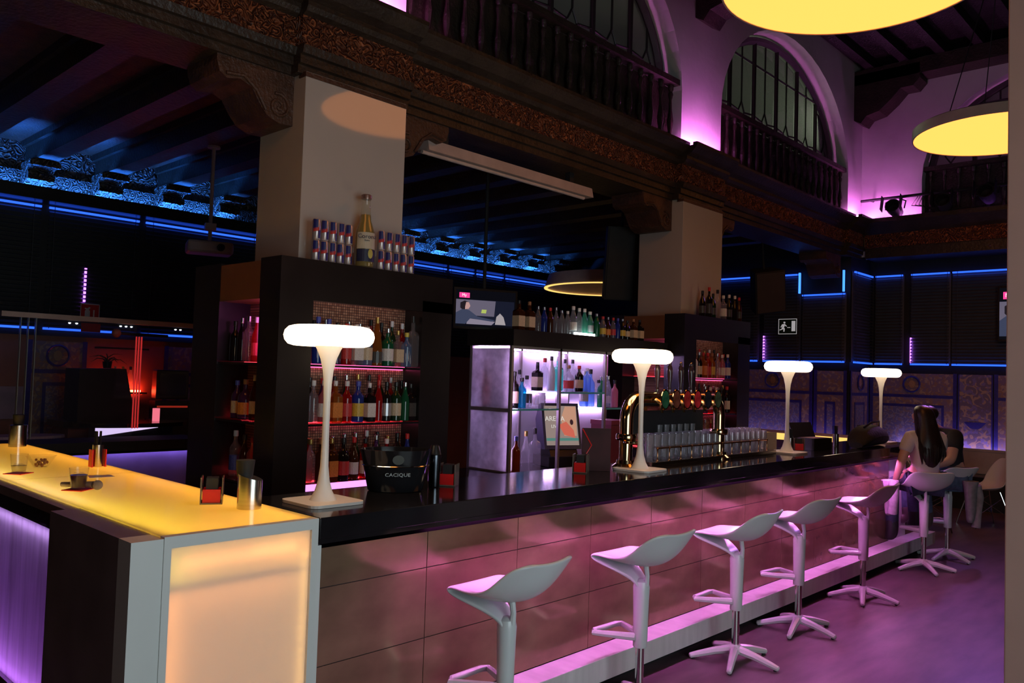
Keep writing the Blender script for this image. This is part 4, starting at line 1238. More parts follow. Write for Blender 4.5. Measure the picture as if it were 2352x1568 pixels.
disc('yellow disc lamp partly hidden by the pale pillar', 8.44, -0.32)
disc('yellow disc lamp hanging over the corner counter, above the picture', -0.75, -0.45)

# ================================================================== BEER TAP TOWER
tp = thing('beer_tap_tower', 'brass beer tap tower with oval badges and tall dark handles', 'beer tap', (0, 0.36, 1.1))
def archpipe(dy, r):
    return MB().tube([(2.44, dy, 0), (2.44, dy, 0.30)] + [(2.57 - 0.13 * math.cos(a), dy, 0.30 + 0.13 * math.sin(a)) for a in [PI / 2 * i / 6 for i in range(1, 7)]] + [(3.46 + 0.12 * math.sin(a), dy, 0.31 + 0.12 * math.cos(a)) for a in [PI / 2 * i / 6 for i in range(0, 7)]] + [(3.58, dy, 0)], r, 14)
archpipe(0.0, 0.042).build('arch_pipe', BRASS, tp, True)
for x in (2.44, 3.58):
    MB().lathe([(0.085, 0), (0.085, 0.012), (0.06, 0.03), (0.056, 0.05)], 18, (x, 0, 0)).build('flange', BRASS, tp, True)
    MB().lathe([(0.060, 0.17), (0.064, 0.18), (0.064, 0.20), (0.060, 0.21)], 18, (x, 0, 0)).build('collar', BRASS, tp, True)
MB().tube([(2.60, -0.03, 0.365), (3.46, -0.03, 0.365)], 0.016, 8).build('rail', COPPER, tp, True)
bcol = [('badge_green', (0.02, 0.10, 0.05)), ('badge_brown', (0.16, 0.05, 0.03)), ('badge_red', (0.40, 0.03, 0.03)), ('badge_scarlet', (0.55, 0.03, 0.04)), ('badge_black', (0.02, 0.02, 0.03)), ('badge_olive', (0.06, 0.09, 0.05))]
for i, x in enumerate((2.68, 2.81, 2.94, 3.07, 3.205, 3.34)):
    b_ = MB().lathe([(0, -0.004), (0.036, -0.003), (0.038, 0), (0.036, 0.006), (0, 0.007)], 20).build('badge', mat(bcol[i][0], bcol[i][1], 0.25, var=0.5, scale=30), tp, True)
    b_.rotation_euler = (PI / 2, 0, 0)
    b_.scale = (1.15, 1.55, 1)
    b_.location = (x, -0.118, 0.425)
    rg = MB().tube([(0.039 * math.cos(j * PI / 10), 0.039 * math.sin(j * PI / 10), 0.003) for j in range(20)], 0.004, 5, closed=True).build('badge_rim', BRASS, b_, True)
    MB().tube([(x, -0.05, 0.42), (x, -0.09, 0.40), (x, -0.10, 0.34)], [0.014, 0.012, 0.009], 8).build('spout', BRASS, tp, True)
for i, x in enumerate((2.74, 2.885, 3.02, 3.15)):
    h_ = MB().lathe([(0.010, 0.48), (0.013, 0.49), (0.010, 0.52), (0.017, 0.56), (0.019, 0.61), (0.015, 0.64), (0.009, 0.645), (0.012, 0.655), (0.008, 0.665), (0, 0.667)], 12, (x, -0.02, 0)).build('handle', mat('handle_dark', (0.05, 0.025, 0.03), 0.15), tp, True)
    MB().lathe([(0.013, 0.455), (0.013, 0.485)], 10, (x, -0.02, 0)).build('ferrule', CHROME, h_, True)
    MB().sph((x, -0.02, 0.665), 0.010, 0.010, 0.008, 8, 6).build('knob', BRASS, h_, True)
MB().box(2.56, 3.46, 0.06, 0.075, 0.20, 0.40).build('rear_board', BLACKMATT, tp)
dr = MB().lathe([(0.0, 0.012), (0.05, 0.010), (0.052, 0), (0.045, -0.004), (0, -0.004)], 18, (2.40, -0.07, 0.16)).build('drip_dish', BRASS, tp, True)

# ================================================================== GLASS RACK
rk = thing('glass_tray', 'steel tray with copper gallery rail holding many beer glasses', 'tray', (2.64, 0.30, 1.1))
MB().box(0, 1.74, 0, 0.27, 0.0, 0.028).build('tray', STEEL, rk, bevel=0.004)
MB().tube([(0.08, 0.012, 0.112), (1.60, 0.012, 0.112)], 0.0065, 8).build('rail', COPPER, rk, True)
for i in range(12):
    x = 0.08 + i * 1.52 / 11
    ps = MB().lathe([(0.009, 0.028), (0.010, 0.036), (0.0045, 0.045), (0.0045, 0.10), (0.009, 0.108), (0.009, 0.118), (0, 0.122)], 8, (x, 0.012, 0)).build('rail_post', COPPER, rk, True)
gl1 = MB().lathe([(0.026, 0.0), (0.028, 0.004), (0.030, 0.06), (0.037, 0.165), (0.0355, 0.165), (0.027, 0.02), (0, 0.018)], 14).mesh('beer_glass', BEERG, True)
gl2 = MB().lathe([(0.022, 0.0), (0.024, 0.01), (0.026, 0.03), (0.033, 0.10), (0.030, 0.15), (0.0285, 0.15), (0.030, 0.10), (0.022, 0.02), (0, 0.02)], 14).mesh('beer_glass_curved', BEERG, True)
for r_ in range(3):
    for i in range(20):
        x = 2.70 + i * 0.083 + (0.04 if r_ % 2 else 0)
        if x > 4.33 or (r_ == 2 and i < 2):
            continue
        cu = r_ == 0 and i > 7
        o = link_mesh('beer_glass', gl2 if cu else gl1, None, (x, 0.365 + r_ * 0.075, 1.129 + (0 if r_ == 0 else 0.0)))
        tag(o, '%s clear beer glass, %s from left in the %s row of the tray' % ('waisted' if cu else 'straight', ORD[i], ('front', 'middle', 'rear')[r_]), 'glass', 'glasses in the tray beside the taps')
for i in range(6):
    o = link_mesh('beer_glass', gl1, None, (2.70 + (i + 2) * 0.083 + 0.04, 0.44, 1.186))
    tag(o, 'clear beer glass, %s from left nested into the middle row of the tray' % ORD[i], 'glass', 'glasses in the tray beside the taps')

# ================================================================== THINGS ON THE BLACK BAR
ib = thing('ice_bucket', 'large oval black ice bucket lettered on its front', 'bucket', (0.675, 0.40, 1.101), math.radians(-34))
ib.scale = (1.2, 1.2, 1.0)
MB().lathe([(0.10, 0), (0.105, 0.004), (0.122, 0.10), (0.138, 0.19), (0.131, 0.19), (0.112, 0.10), (0.095, 0.014), (0, 0.012)], 28, sx=1.0, sy=0.72).build('bowl', BLACKGLOSS, ib, True)
MB().tube([(0.1275 * math.cos(a), 0.1275 * 0.72 * math.sin(a), 0.118) for a in [2 * PI * i / 28 for i in range(28)]], 0.003, 6, closed=True).build('trim_ring', CHROME, ib, True)
text('CACIQUE', 0.022, mat('silver_print', (0.45, 0.5, 0.52), 0.4), ib, (0.0, -0.0885, 0.082), (math.radians(97), 0, 0))
MB().lathe([(0, 0.152), (0.022, 0.152), (0.022, 0.154), (0, 0.154)], 14).build('emblem', mat('emblem_grey', (0.06, 0.065, 0.06), 0.5), ib).matrix_local = Matrix.Translation((0, -0.094, 0.15)) @ Matrix.Rotation(math.radians(97), 4, 'X') @ Matrix.Translation((0, 0, -0.152))
o = thing('shaker', 'dark steel cocktail shaker to the right of the ice bucket', 'shaker', (0.885, 0.37, 1.101))
MB().lathe([(0.026, 0), (0.028, 0.01), (0.031, 0.155), (0.0, 0.157)], 16).build('cup', mat('dark_steel', (0.10, 0.11, 0.13), 0.2, metal=1), o, True)
MB().lathe([(0.030, 0.157), (0.024, 0.18), (0.018, 0.20), (0, 0.202)], 16).build('lid', BLACKSATIN, o, True)
def napkin(name, label, loc, rz, h=0.105, front=True):
    o = thing(name, label, 'napkin holder', loc, rz)
    GLS = mat('smoked_acrylic', (0.16, 0.13, 0.11), 0.15, var=0.2)
    MB().box(-0.045, 0.045, -0.005, 0.0, 0, h).build('front_plate', GLS, o)
    MB().box(-0.045, 0.045, 0.075, 0.08, 0, h).build('back_plate', GLS, o)
    MB().box(-0.045, 0.045, 0.0, 0.075, 0, 0.006).build('floor_plate', GLS, o)
    MB().box(-0.040, 0.040, 0.004, 0.071, 0.006, h * 0.55).build('red_napkins', REDP, o)
    MB().box(-0.030, 0.030, 0.015, 0.060, h * 0.55, h * 0.97).build('black_napkins', BLACKMATT, o)
    return o
napkin('napkin_holder', 'napkin holder with red napkins right of the ice bucket', (1.02, 0.36, 1.101), math.radians(35))
napkin('napkin_holder', 'napkin holder with red napkins left of the dark menu card', (2.02, 0.33, 1.101), math.radians(30))
napkin('napkin_holder', 'napkin holder with red napkins at the foot of the third lamp', (4.86, 0.30, 1.101), math.radians(40))
napkin('napkin_holder', 'napkin holder with red napkins on the corner counter beside the chrome caddy', (-0.115, 0.515, 1.101), math.radians(60))
mn = thing('menu_card', 'dark red upright menu folder in front of the tap tower', 'menu', (2.14, 0.36, 1.101), math.radians(-42))
MB().box(-0.085, 0.085, -0.006, 0.006, 0, 0.25).build('cover', mat('menu_maroon', (0.055, 0.012, 0.016), 0.75, var=0.4), mn)
MB().box(-0.08, 0.08, 0.006, 0.05, 0, 0.245).build('pages', mat('menu_dark', (0.03, 0.012, 0.015), 0.4), mn)
MB().tube([(-0.085, -0.008, 0.245), (-0.03, -0.008, 0.15), (-0.06, -0.008, 0.10)], 0.004, 5).build('cord', REDP, mn)
def straws(label, loc, top=(0.02, 0.02, 0.02), red=False):
    o = thing('straw_holder', label, 'straw holder', loc)
    MB().lathe([(0.026, 0), (0.027, 0.004), (0.027, 0.115), (0.024, 0.115), (0.024, 0.01), (0, 0.008)], 16).build('tube', STEEL, o, True)
    st_ = MB().tube([(0, 0, 0.01), (0, 0, 0.185)], 0.0032, 5).mesh('straw', BLACKMATT)
    for i in range(12):
        a = i * 2.4
        r_ = 0.019 * math.sqrt(i / 12)
        link_mesh('straw', st_, o, (r_ * math.cos(a), r_ * math.sin(a), 0), (random.uniform(-.07, .07), random.uniform(-.07, .07), 0))
    if red:
        MB().box(-0.036, -0.030, -0.025, 0.025, 0, 0.09).build('side_plate', REDP, o)
        MB().box(0.030, 0.036, -0.025, 0.025, 0, 0.09).build('side_plate', REDP, o)
    return o
straws('steel holder of black straws between red plates on the corner counter', (-0.075, 1.93, 1.101), red=True)
straws('steel holder of black straws at the foot of the third lamp', (4.60, 0.29, 1.101))
straws('steel holder of black straws left of the black bag', (5.60, 0.32, 1.101))
straws('steel holder of black straws between the black bag and the woman', (6.05, 0.28, 1.101))
cd_ = thing('straw_caddy', 'chrome cylinder caddy with slanted top and black straws on the corner counter', 'straw holder', (-0.095, 0.335, 1.101))
mb = MB()
n = 24
for i in range(n):
    a = 2 * PI * i / n
    mb.v.append((0.046 * math.cos(a), 0.046 * math.sin(a), 0))
for i in range(n):
    a = 2 * PI * i / n
    mb.v.append((0.046 * math.cos(a), 0.046 * math.sin(a), 0.122 + 0.014 * math.cos(a - 2.4)))
mb.f += [(i, (i + 1) % n, n + (i + 1) % n, n + i) for i in range(n)] + [tuple(range(n))[::-1], tuple(range(n, 2 * n))]
mb.build('cylinder', STEEL, cd_, True)
MB().lathe([(0.030, 0.12), (0.036, 0.185), (0.0, 0.186)], 16, (-0.012, 0.02, 0)).build('straw_bundle', BLACKMATT, cd_, True)
cd2 = thing('straw_caddy', 'steel cylinder caddy at the far left end of the yellow counter', 'straw holder', (-0.09, 3.20, 1.101))
MB().lathe([(0.05, 0), (0.05, 0.135), (0, 0.14)], 20).build('cylinder', STEEL, cd2, True)
MB().lathe([(0.030, 0.14), (0.034, 0.20), (0.0, 0.20)], 14).build('straw_bundle', BLACKMATT, cd2, True)

def drink(label, loc, liquid, hh=0.09, fill=0.06):
    o = thing('drinking_glass', label, 'glass', loc)
    MB().lathe([(0.030, 0), (0.031, 0.003), (0.039, hh), (0.0375, hh), (0.030, 0.008), (0, 0.008)], 20).build('tumbler', CLEAR, o, True)
    MB().lathe([(0.028, 0.008), (0.034, fill), (0.0, fill)], 18).build('drink', liquid, o, True)
    for dx, dy, rz in ((0.008, -0.006, 0.4), (-0.010, 0.008, 1.1)):
        c_ = MB().box(-0.011, 0.011, -0.011, 0.011, 0, 0.02).build('ice_cube', CLEAR, o)
        c_.location = (dx, dy, fill - 0.012)
        c_.rotation_euler = (0.2, 0.1, rz)
    return o
drink('tumbler of cola with ice on a red coaster', (-0.43, 1.165, 1.104), glassy('cola', (0.10, 0.015, 0.01), 0.8))
drink('almost empty tumbler with ice on a red coaster', (-0.467, 1.84, 1.104), glassy('melt_water', (0.9, 0.85, 0.6), 0.15), fill=0.035)
drink('tumbler cut off by the left edge of the picture', (-0.50, 2.45, 1.104), glassy('orange_drink', (0.8, 0.35, 0.1), 0.5))
for (x, y), lb in (((-0.43, 1.165), 'square red coaster under the tumbler of cola'), ((-0.467, 1.84), 'square red coaster under the almost empty tumbler'), ((-0.50, 2.45), 'square red coaster under the tumbler at the left edge')):
    o = MB().box(-0.046, 0.046, -0.046, 0.046, 0, 0.003).build('coaster', REDP)
    o.location = (x, y, 1.1005)
    o.rotation_euler = (0, 0, math.radians(38))
    tag(o, lb, 'coaster')
bw = thing('snack_bowl', 'clear flared bowl of nuts on the yellow counter', 'bowl', (-0.315, 2.02, 1.1005))
MB().lathe([(0.032, 0), (0.034, 0.003), (0.075, 0.062), (0.073, 0.063), (0.030, 0.006), (0, 0.006)], 6).build('bowl', CLEAR, bw)
nt_ = MB().sph((0, 0, 0), 0.011, 0.007, 0.006, 8, 5).mesh('nut', mat('roasted_nut', (0.30, 0.10, 0.03), 0.5, var=0.4), True)
for i in range(16):
    a, r_ = i * 2.4, 0.030 * math.sqrt(i / 16)
    link_mesh('nut', nt_, bw, (r_ * math.cos(a), r_ * math.sin(a), 0.016 + 0.012 * (i % 3)), (i, i * 2, i * 3))
mc = thing('microphone', 'silver handheld microphone lying by the tumbler of cola', 'microphone', (-0.37, 1.115, 1.122))
MB().tube([(-0.10, 0.13, -0.004), (-0.012, 0.018, 0)], [0.010, 0.015], 12).build('handle', mat('mic_grey', (0.25, 0.2, 0.2), 0.4, metal=0.4), mc, True)
MB().sph((0, 0, 0), 0.021, 0.021, 0.021, 14, 10).build('grille', mat('mic_mesh', (0.35, 0.33, 0.36), 0.45, metal=0.7, bump=0.6, bscale=400), mc, True)
wp = MB().prism([(-0.06, -0.04), (0.05, -0.05), (0.06, 0.03), (-0.04, 0.05)], 'z', 0, 0.001).build('paper_napkin', WHITE)
wp.location = (-0.20, 1.55, 1.1005)
tag(wp, 'white paper napkin lying flat on the yellow counter', 'napkin')

# card box, ticket box, bag, glasses at the far end of the bar
cb_ = thing('card_box', 'open black box with raised lid by the third lamp', 'box', (5.10, 0.30, 1.101), math.radians(-10))
MB().box(-0.13, 0.13, -0.08, 0.08, 0, 0.10).build('body', BLACKSATIN, cb_)
MB().box(-0.12, 0.10, -0.07, 0.05, 0.10, 0.102).build('paper', mat('paper_dim', (0.35, 0.25, 0.22), 0.6), cb_)
ld = MB().box(-0.16, 0.16, 0, 0.012, 0, 0.15).build('lid', BLACKSATIN, cb_)
ld.location = (0, 0.09, 0.08)
ld.rotation_euler = (math.radians(-22), 0, 0)
bg = thing('handbag', 'slumped black handbag lying on the far end of the bar', 'bag', (5.98, 0.17, 1.101), math.radians(4))
bg.scale = (1.25, 1.15, 1.28)
bag = MB()
rings = [(-0.30, .05, .04, 0), (-0.26, .09, .085, 0), (-0.16, .11, .155, .0), (0.0, .12, .165, 0), (0.14, .11, .150, 0), (0.26, .09, .115, 0), (0.32, .05, .06, 0)]
nb = 12
for x, ry, h, _ in rings:
    for i in range(nb):
        a = 2 * PI * i / nb
        bag.v.append((x, ry * math.cos(a), max(0.0, h / 2 + h / 2 * math.sin(a) * (1.0 + 0.08 * math.sin(i * 2.1 + x * 20)))))
for j in range(len(rings) - 1):
    for i in range(nb):
        i2 = (i + 1) % nb
        bag.f.append((j * nb + i, j * nb + i2, (j + 1) * nb + i2, (j + 1) * nb + i))
bag.f += [tuple(range(nb)), tuple((len(rings) - 1) * nb + i for i in range(nb))]
bag.build('body', mat('black_leather', (0.007, 0.006, 0.006), 0.8, bump=0.4, bscale=30), bg, True, subsurf=1)
MB().tube([(-0.18, -0.02, 0.14), (-0.10, -0.05, 0.175), (0.05, -0.06, 0.18), (0.16, -0.03, 0.14)], 0.008, 6).build('strap', BLACKSATIN, bg, True)
wg = thing('wine_glass', 'stemmed glass between the bag and the woman', 'glass', (6.45, 0.33, 1.101))
MB().lathe([(0.034, 0), (0.034, 0.003), (0.005, 0.008), (0.004, 0.085), (0.02, 0.10), (0.046, 0.135), (0.052, 0.165), (0.050, 0.165), (0.018, 0.102), (0, 0.098)], 18).build('glass', CLEAR, wg, True)
MB().lathe([(0.0, 0.103), (0.018, 0.104), (0.043, 0.138), (0.0, 0.139)], 16).build('drink', glassy('golden_drink', (0.9, 0.5, 0.12), 0.5), wg, True)
ch = thing('steel_bucket', 'shiny steel ice pail at the right end of the glass tray', 'bucket', (4.47, 0.51, 1.101))
MB().lathe([(0.062, 0), (0.072, 0.16), (0.075, 0.162), (0.070, 0.162), (0.060, 0.01), (0, 0.01)], 20).build('pail', CHROME, ch, True)
sg = MB().box(-0.055, 0.055, -0.004, 0.004, 0, 0.135).build('price_card', mat('beige_card', (0.42, 0.30, 0.22), 0.5))
sg.location = (4.36, 0.345, 1.129)
sg.rotation_euler = (0, 0, math.radians(-35))
tag(sg, 'beige upright card at the right end of the glass tray', 'card')

# till with poster screen
po = thing('till', 'touch screen till showing a concert poster on the back counter', 'till', (4.02, 2.20, 0.845), math.radians(-22))
MB().box(-0.19, 0.19, -0.16, 0.16, 0, 0.09).build('cash_drawer', BLACKSATIN, po)
MB().prism([(-0.10, 0.09), (0.12, 0.09), (0.10, 0.20), (-0.02, 0.22)], 'x', -0.14, 0.14).build('foot', BLACKSATIN, po)
sc_r = MB().prism([(-0.045, 0), (0.09, 0.03), (0.09, 0.30), (0.0, 0.42), (-0.045, 0.42)], 'x', -0.19, 0.19).build('screen_housing', mat('till_plastic', (0.045, 0.04, 0.07), 0.4), po)
sc_r.location = (0, -0.03, 0.14)
sc_r.rotation_euler = (math.radians(-14), 0, 0)
def flat(name, pts, mtl, parent, d):
    return MB().prism(pts, 'y', d - 0.0012, d).build(name, mtl, parent)
flat('screen', [(-0.165, 0.035), (0.165, 0.035), (0.165, 0.395), (-0.165, 0.395)], emit('poster_base', (0.50, 0.38, 0.34), 0.55), sc_r, -0.0452)
flat('poster_print', [(0.02, 0.12), (0.15, 0.12), (0.16, 0.39), (0.05, 0.39), (0.0, 0.28)], emit('poster_face', (0.80, 0.42, 0.28), 0.65), sc_r, -0.0466)
flat('poster_print', [(-0.03, 0.22), (0.05, 0.25), (0.12, 0.17), (0.13, 0.10), (0.02, 0.13)], emit('poster_coral', (0.85, 0.18, 0.12), 0.7), sc_r, -0.0480)
flat('poster_print', [(-0.165, 0.10), (0.165, 0.10), (0.165, 0.075), (-0.165, 0.075)], emit('poster_teal', (0.15, 0.42, 0.36), 0.5), sc_r, -0.0480)
el = MB().sph((0.105, -0.049, 0.245), 0.018, 0.001, 0.026, 12, 6).build('poster_print', emit('poster_dark', (0.10, 0.04, 0.05), 0.4), sc_r)
TW = emit('poster_white', (0.85, 0.80, 0.75), 0.8)
text('ARENA', 0.062, TW, sc_r, (-0.065, -0.0495, 0.275), (PI / 2, 0, 0))
text('LIVE', 0.042, TW, sc_r, (-0.07, -0.0495, 0.205), (PI / 2, 0, 0))
pr = thing('receipt_printer', 'small beige topped printer in front of the till', 'printer', (4.08, 1.92, 0.845), math.radians(-20))
MB().prism([(-0.06, 0), (0.07, 0), (0.07, 0.10), (-0.02, 0.10), (-0.06, 0.06)], 'x', -0.07, 0.07).build('case', BLACKSATIN, pr)
MB().box(-0.05, 0.05, -0.02, 0.05, 0.10, 0.103).build('cover', mat('beige_plastic', (0.45, 0.33, 0.22), 0.5), pr)
rb = thing('gift_box', 'dark red carton on the back counter at the right of the till', 'box', (4.72, 2.16, 0.845))
MB().box(-0.14, 0.14, -0.12, 0.12, 0, 0.36).build('carton', mat('carton_red', (0.20, 0.03, 0.05), 0.5), rb)
MB().box(-0.145, 0.145, -0.125, 0.125, 0.36, 0.40).build('lid', mat('carton_red_lid', (0.26, 0.04, 0.07), 0.5), rb)
# ================================================================== SCREENS, SIGNS, HANGING THINGS
def screen_tv(label, loc, rz, w_, h_):
    t = thing('television', label, 'television', loc, rz)
    MB().box(-w_ / 2 - 0.025, w_ / 2 + 0.025, 0.0, 0.05, -0.03, h_ + 0.025).build('case', BLACKSATIN, t, bevel=0.004)
    MB().box(-w_ / 2, w_ / 2, -0.002, 0.0, 0, h_).build('screen', emit('tv_black', (0.006, 0.006, 0.01), 0.6), t)
    q = lambda x, z: (-w_ / 2 + x * w_, z * h_)
    def pic(pts, mtl, d):
        MB().prism([q(*p) for p in pts], 'y', -0.0025 - d, -0.0022).build('picture_area', mtl, t)
    pic([(0.0, 0.06), (0.98, 0.06), (0.98, 0.74), (0.0, 0.74)], emit('tv_night', (0.012, 0.014, 0.03), 0.8), 0.0004)
    pic([(0.10, 0.30), (0.64, 0.30), (0.66, 0.73), (0.0, 0.73), (0.0, 0.36)], emit('tv_wall', (0.16, 0.14, 0.20), 0.8), 0.0010)
    pic([(0.18, 0.06), (0.60, 0.06), (0.66, 0.16), (0.20, 0.22)], emit('tv_desk', (0.30, 0.26, 0.34), 0.8), 0.0014)
    pic([(0.0, 0.06), (0.16, 0.06), (0.24, 0.22), (0.60, 0.16), (0.66, 0.20), (0.36, 0.28), (0.22, 0.44), (0.12, 0.48), (0.0, 0.36)], emit('tv_shirt', (0.05, 0.06, 0.11), 0.9), 0.0020)
    pic([(0.07, 0.50), (0.10, 0.46), (0.18, 0.46), (0.23, 0.56), (0.21, 0.66), (0.14, 0.70), (0.07, 0.64)], emit('tv_hair', (0.02, 0.015, 0.02), 0.8), 0.0026)
    pic([(0.15, 0.46), (0.21, 0.48), (0.235, 0.56), (0.21, 0.66), (0.165, 0.66), (0.15, 0.54)], emit('tv_skin', (0.55, 0.32, 0.30), 0.9), 0.0032)
    pic([(0.42, 0.38), (0.50, 0.38), (0.51, 0.48), (0.43, 0.48)], emit('tv_lamp', (0.35, 0.42, 0.10), 1.2), 0.0032)
    pic([(0.66, 0.08), (0.84, 0.08), (0.80, 0.30), (0.74, 0.40), (0.68, 0.30)], emit('tv_figure', (0.45, 0.40, 0.42), 0.8), 0.0032)
    pic([(0.05, 0.78), (0.22, 0.78), (0.22, 0.92), (0.05, 0.92)], emit('tv_logo', (1.0, 0.06, 0.30), 1.2), 0.0032)
    TWt = emit('tv_text', (0.9, 0.9, 0.9), 1.2)
    text('My', 0.11 * h_, TWt, t, (-w_ / 2 + 0.13 * w_, -0.0062, 0.85 * h_), (PI / 2, 0, 0), 'logo_text')
    return t
tv1 = screen_tv('small television showing a man at a desk, above the cabinet', (4.26, 3.45, 2.135), math.radians(-24), 0.66, 0.375)
MB().tube([(0, 0.07, 0.2), (0, 0.07, 1.885)], 0.02, 8).build('ceiling_pole', BLACKMATT, tv1)
screen_tv('wall television at the far right beside the pale pillar', (11.25, -0.16, 2.36), math.radians(-90), 0.9, 0.72)

sg = thing('exit_sign', 'emergency exit sign with running figure and white door', 'sign', (10.508, 3.04, 2.42), math.radians(-90))
MB().box(-0.15, 0.15, 0, 0.012, 0, 0.24).build('plate', SIGNGREEN, sg)
for a in ((-0.15, 0.15, 0, 0.008), (-0.15, 0.15, 0.232, 0.24), (-0.15, -0.142, 0, 0.24), (0.142, 0.15, 0, 0.24)):
    MB().box(a[0], a[1], -0.002, 0.0, a[2], a[3]).build('border', emit('added_exit_glow', (0.80, 0.74, 0.76), 0.42), sg)  # glow added to border and pictogram to lift their brightness
fl = lambda pts: MB().prism(pts, 'y', -0.002, 0.0).build('pictogram', emit('added_exit_glow', (0.80, 0.74, 0.76), 0.42), sg)
fl([(0.065, 0.045), (0.125, 0.045), (0.125, 0.205), (0.065, 0.205)])
fl([(-0.065, 0.195), (-0.04, 0.195), (-0.035, 0.175), (-0.05, 0.165), (-0.068, 0.175)])
fl([(-0.115, 0.11), (-0.09, 0.155), (-0.045, 0.16), (-0.01, 0.125), (-0.02, 0.118), (-0.045, 0.138), (-0.06, 0.10), (-0.045, 0.09), (-0.05, 0.04), (-0.066, 0.04), (-0.066, 0.08), (-0.095, 0.07), (-0.13, 0.06), (-0.13, 0.072), (-0.098, 0.085), (-0.078, 0.14), (-0.105, 0.105)])
fl([(0.045, 0.108), (-0.005, 0.108), (-0.005, 0.098), (0.045, 0.098)])
sg = thing('fire_sign', 'red fire extinguisher sign on the left blinds', 'sign', (1.78, 7.412, 2.10))
MB().box(-0.105, 0.105, 0, 0.01, 0, 0.21).build('plate', SIGNRED, sg)
for a in ((-0.105, 0.105, 0.20, 0.21), (-0.105, -0.097, 0, 0.21), (0.097, 0.105, 0, 0.21)):
    MB().box(a[0], a[1], -0.002, 0.0, a[2], a[3]).build('border', SIGNWHITE, sg)
MB().prism([(-0.055, 0.03), (0.0, 0.03), (0.0, 0.125), (-0.012, 0.14), (0.005, 0.165), (-0.01, 0.172), (-0.03, 0.155), (-0.055, 0.16), (-0.06, 0.15), (-0.042, 0.14), (-0.055, 0.125)], 'y', -0.002, 0).build('pictogram', SIGNWHITE, sg)
MB().box(0.035, 0.05, -0.002, 0, 0.04, 0.14).build('pictogram', SIGNWHITE, sg)
s2 = MB().box(-0.105, 0.105, 0, 0.01, 0, 0.10).build('notice_plate', SIGNRED)
s2.location = (1.80, 7.412, 1.985)
tag(s2, 'plain red notice plate under the fire extinguisher sign', 'sign')

rp = thing('ring_pendant', 'pale ring pendant lamp with yellow glowing lower edge', 'pendant lamp', (7.35, 4.2, 2.87))
MB().lathe([(0.865, 0.0), (0.81, 0.17), (0.80, 0.17), (0.84, 0.0)], 64, caps=False).build('shade', mat('ring_shade', (0.75, 0.55, 0.55), 0.5), rp, True)
MB().lathe([(0.87, -0.012), (0.87, 0.0), (0.825, 0.0), (0.825, -0.012), (0.87, -0.012)], 64, caps=False).build('glow_ring', emit('ring_glow', (1.0, 0.62, 0.16), 1.3), rp, True)
for a in (0.3, 2.4, 4.5):
    MB().tube([(0.80 * math.cos(a), 0.80 * math.sin(a), 0.16), (0.80 * math.cos(a), 0.80 * math.sin(a), 1.15)], 0.004, 5).build('cable', BLACKMATT, rp)
def speaker(label, loc, rot, w_, d_, h_, mtl):
    t = thing('loudspeaker', label, 'loudspeaker', loc)
    t.rotation_euler = rot
    MB().prism([(-w_ / 2, -d_ / 2), (w_ / 2, -d_ / 2), (w_ * 0.36, d_ / 2), (-w_ * 0.36, d_ / 2)], 'z', -h_ / 2, h_ / 2).build('cabinet', BLACKMATT, t, bevel=0.01)
    MB().box(-w_ / 2 + 0.02, w_ / 2 - 0.02, -d_ / 2 - 0.012, -d_ / 2, -h_ / 2 + 0.02, h_ / 2 - 0.02).build('grille', mtl, t)
    MB().tube([(0, 0.05, h_ / 2), (0, 0.10, h_ / 2 + 0.60)], 0.018, 6).build('bracket', BLACKMATT, t)
    return t
speaker('large black loudspeaker hanging before the ring pendant', (5.98, 2.99, 2.98), (math.radians(10), 0, math.radians(-40)), 0.44, 0.36, 0.84, BLACKMATT)
speaker('tilted brown grey loudspeaker hanging left of the exit sign', (9.15, 2.75, 2.96), (math.radians(16), math.radians(-9), math.radians(-42)), 0.44, 0.34, 0.60, mat('speaker_grille', (0.045, 0.035, 0.03), 0.6))

fb = thing('batten_light', 'long unlit white batten light fixed under the entablature', 'light fitting', (3.38, 2.24, 3.34))
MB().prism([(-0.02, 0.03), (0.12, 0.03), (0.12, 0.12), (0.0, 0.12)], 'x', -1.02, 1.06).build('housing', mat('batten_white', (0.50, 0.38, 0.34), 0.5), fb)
MB().tube([(-1.06, 0.02, 0.012), (0.96, 0.02, 0.012)], 0.016, 10).build('tube', mat('unlit_tube', (0.55, 0.43, 0.38), 0.4), fb, True)
for x in (-0.8, 0.8):
    MB().box(x - 0.03, x + 0.03, 0.04, 0.10, 0.12, 0.235).build('bracket', BLACKMATT, fb)

pj = thing('projector', 'white ceiling projector with round lens hanging on the left', 'projector', (1.99, 5.0, 2.72), math.radians(-20))
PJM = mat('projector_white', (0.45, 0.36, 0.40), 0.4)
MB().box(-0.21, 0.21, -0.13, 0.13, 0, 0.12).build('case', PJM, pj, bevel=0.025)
l_ = MB().lathe([(0.036, 0), (0.036, 0.02), (0.028, 0.02), (0.026, 0.008), (0, 0.008)], 18).build('lens', BLACKSATIN, pj, True)
l_.rotation_euler = (PI / 2, 0, 0)
l_.location = (0.09, -0.128, 0.06)
MB().lathe([(0.018, 0.12), (0.018, 1.06)], 10).build('pole', PJM, pj, True)
MB().box(-0.05, 0.05, -0.05, 0.05, 0.24, 0.30).build('mount', PJM, pj)
MB().lathe([(0.06, 1.04), (0.06, 1.06)], 12).build('ceiling_plate', PJM, pj, True)

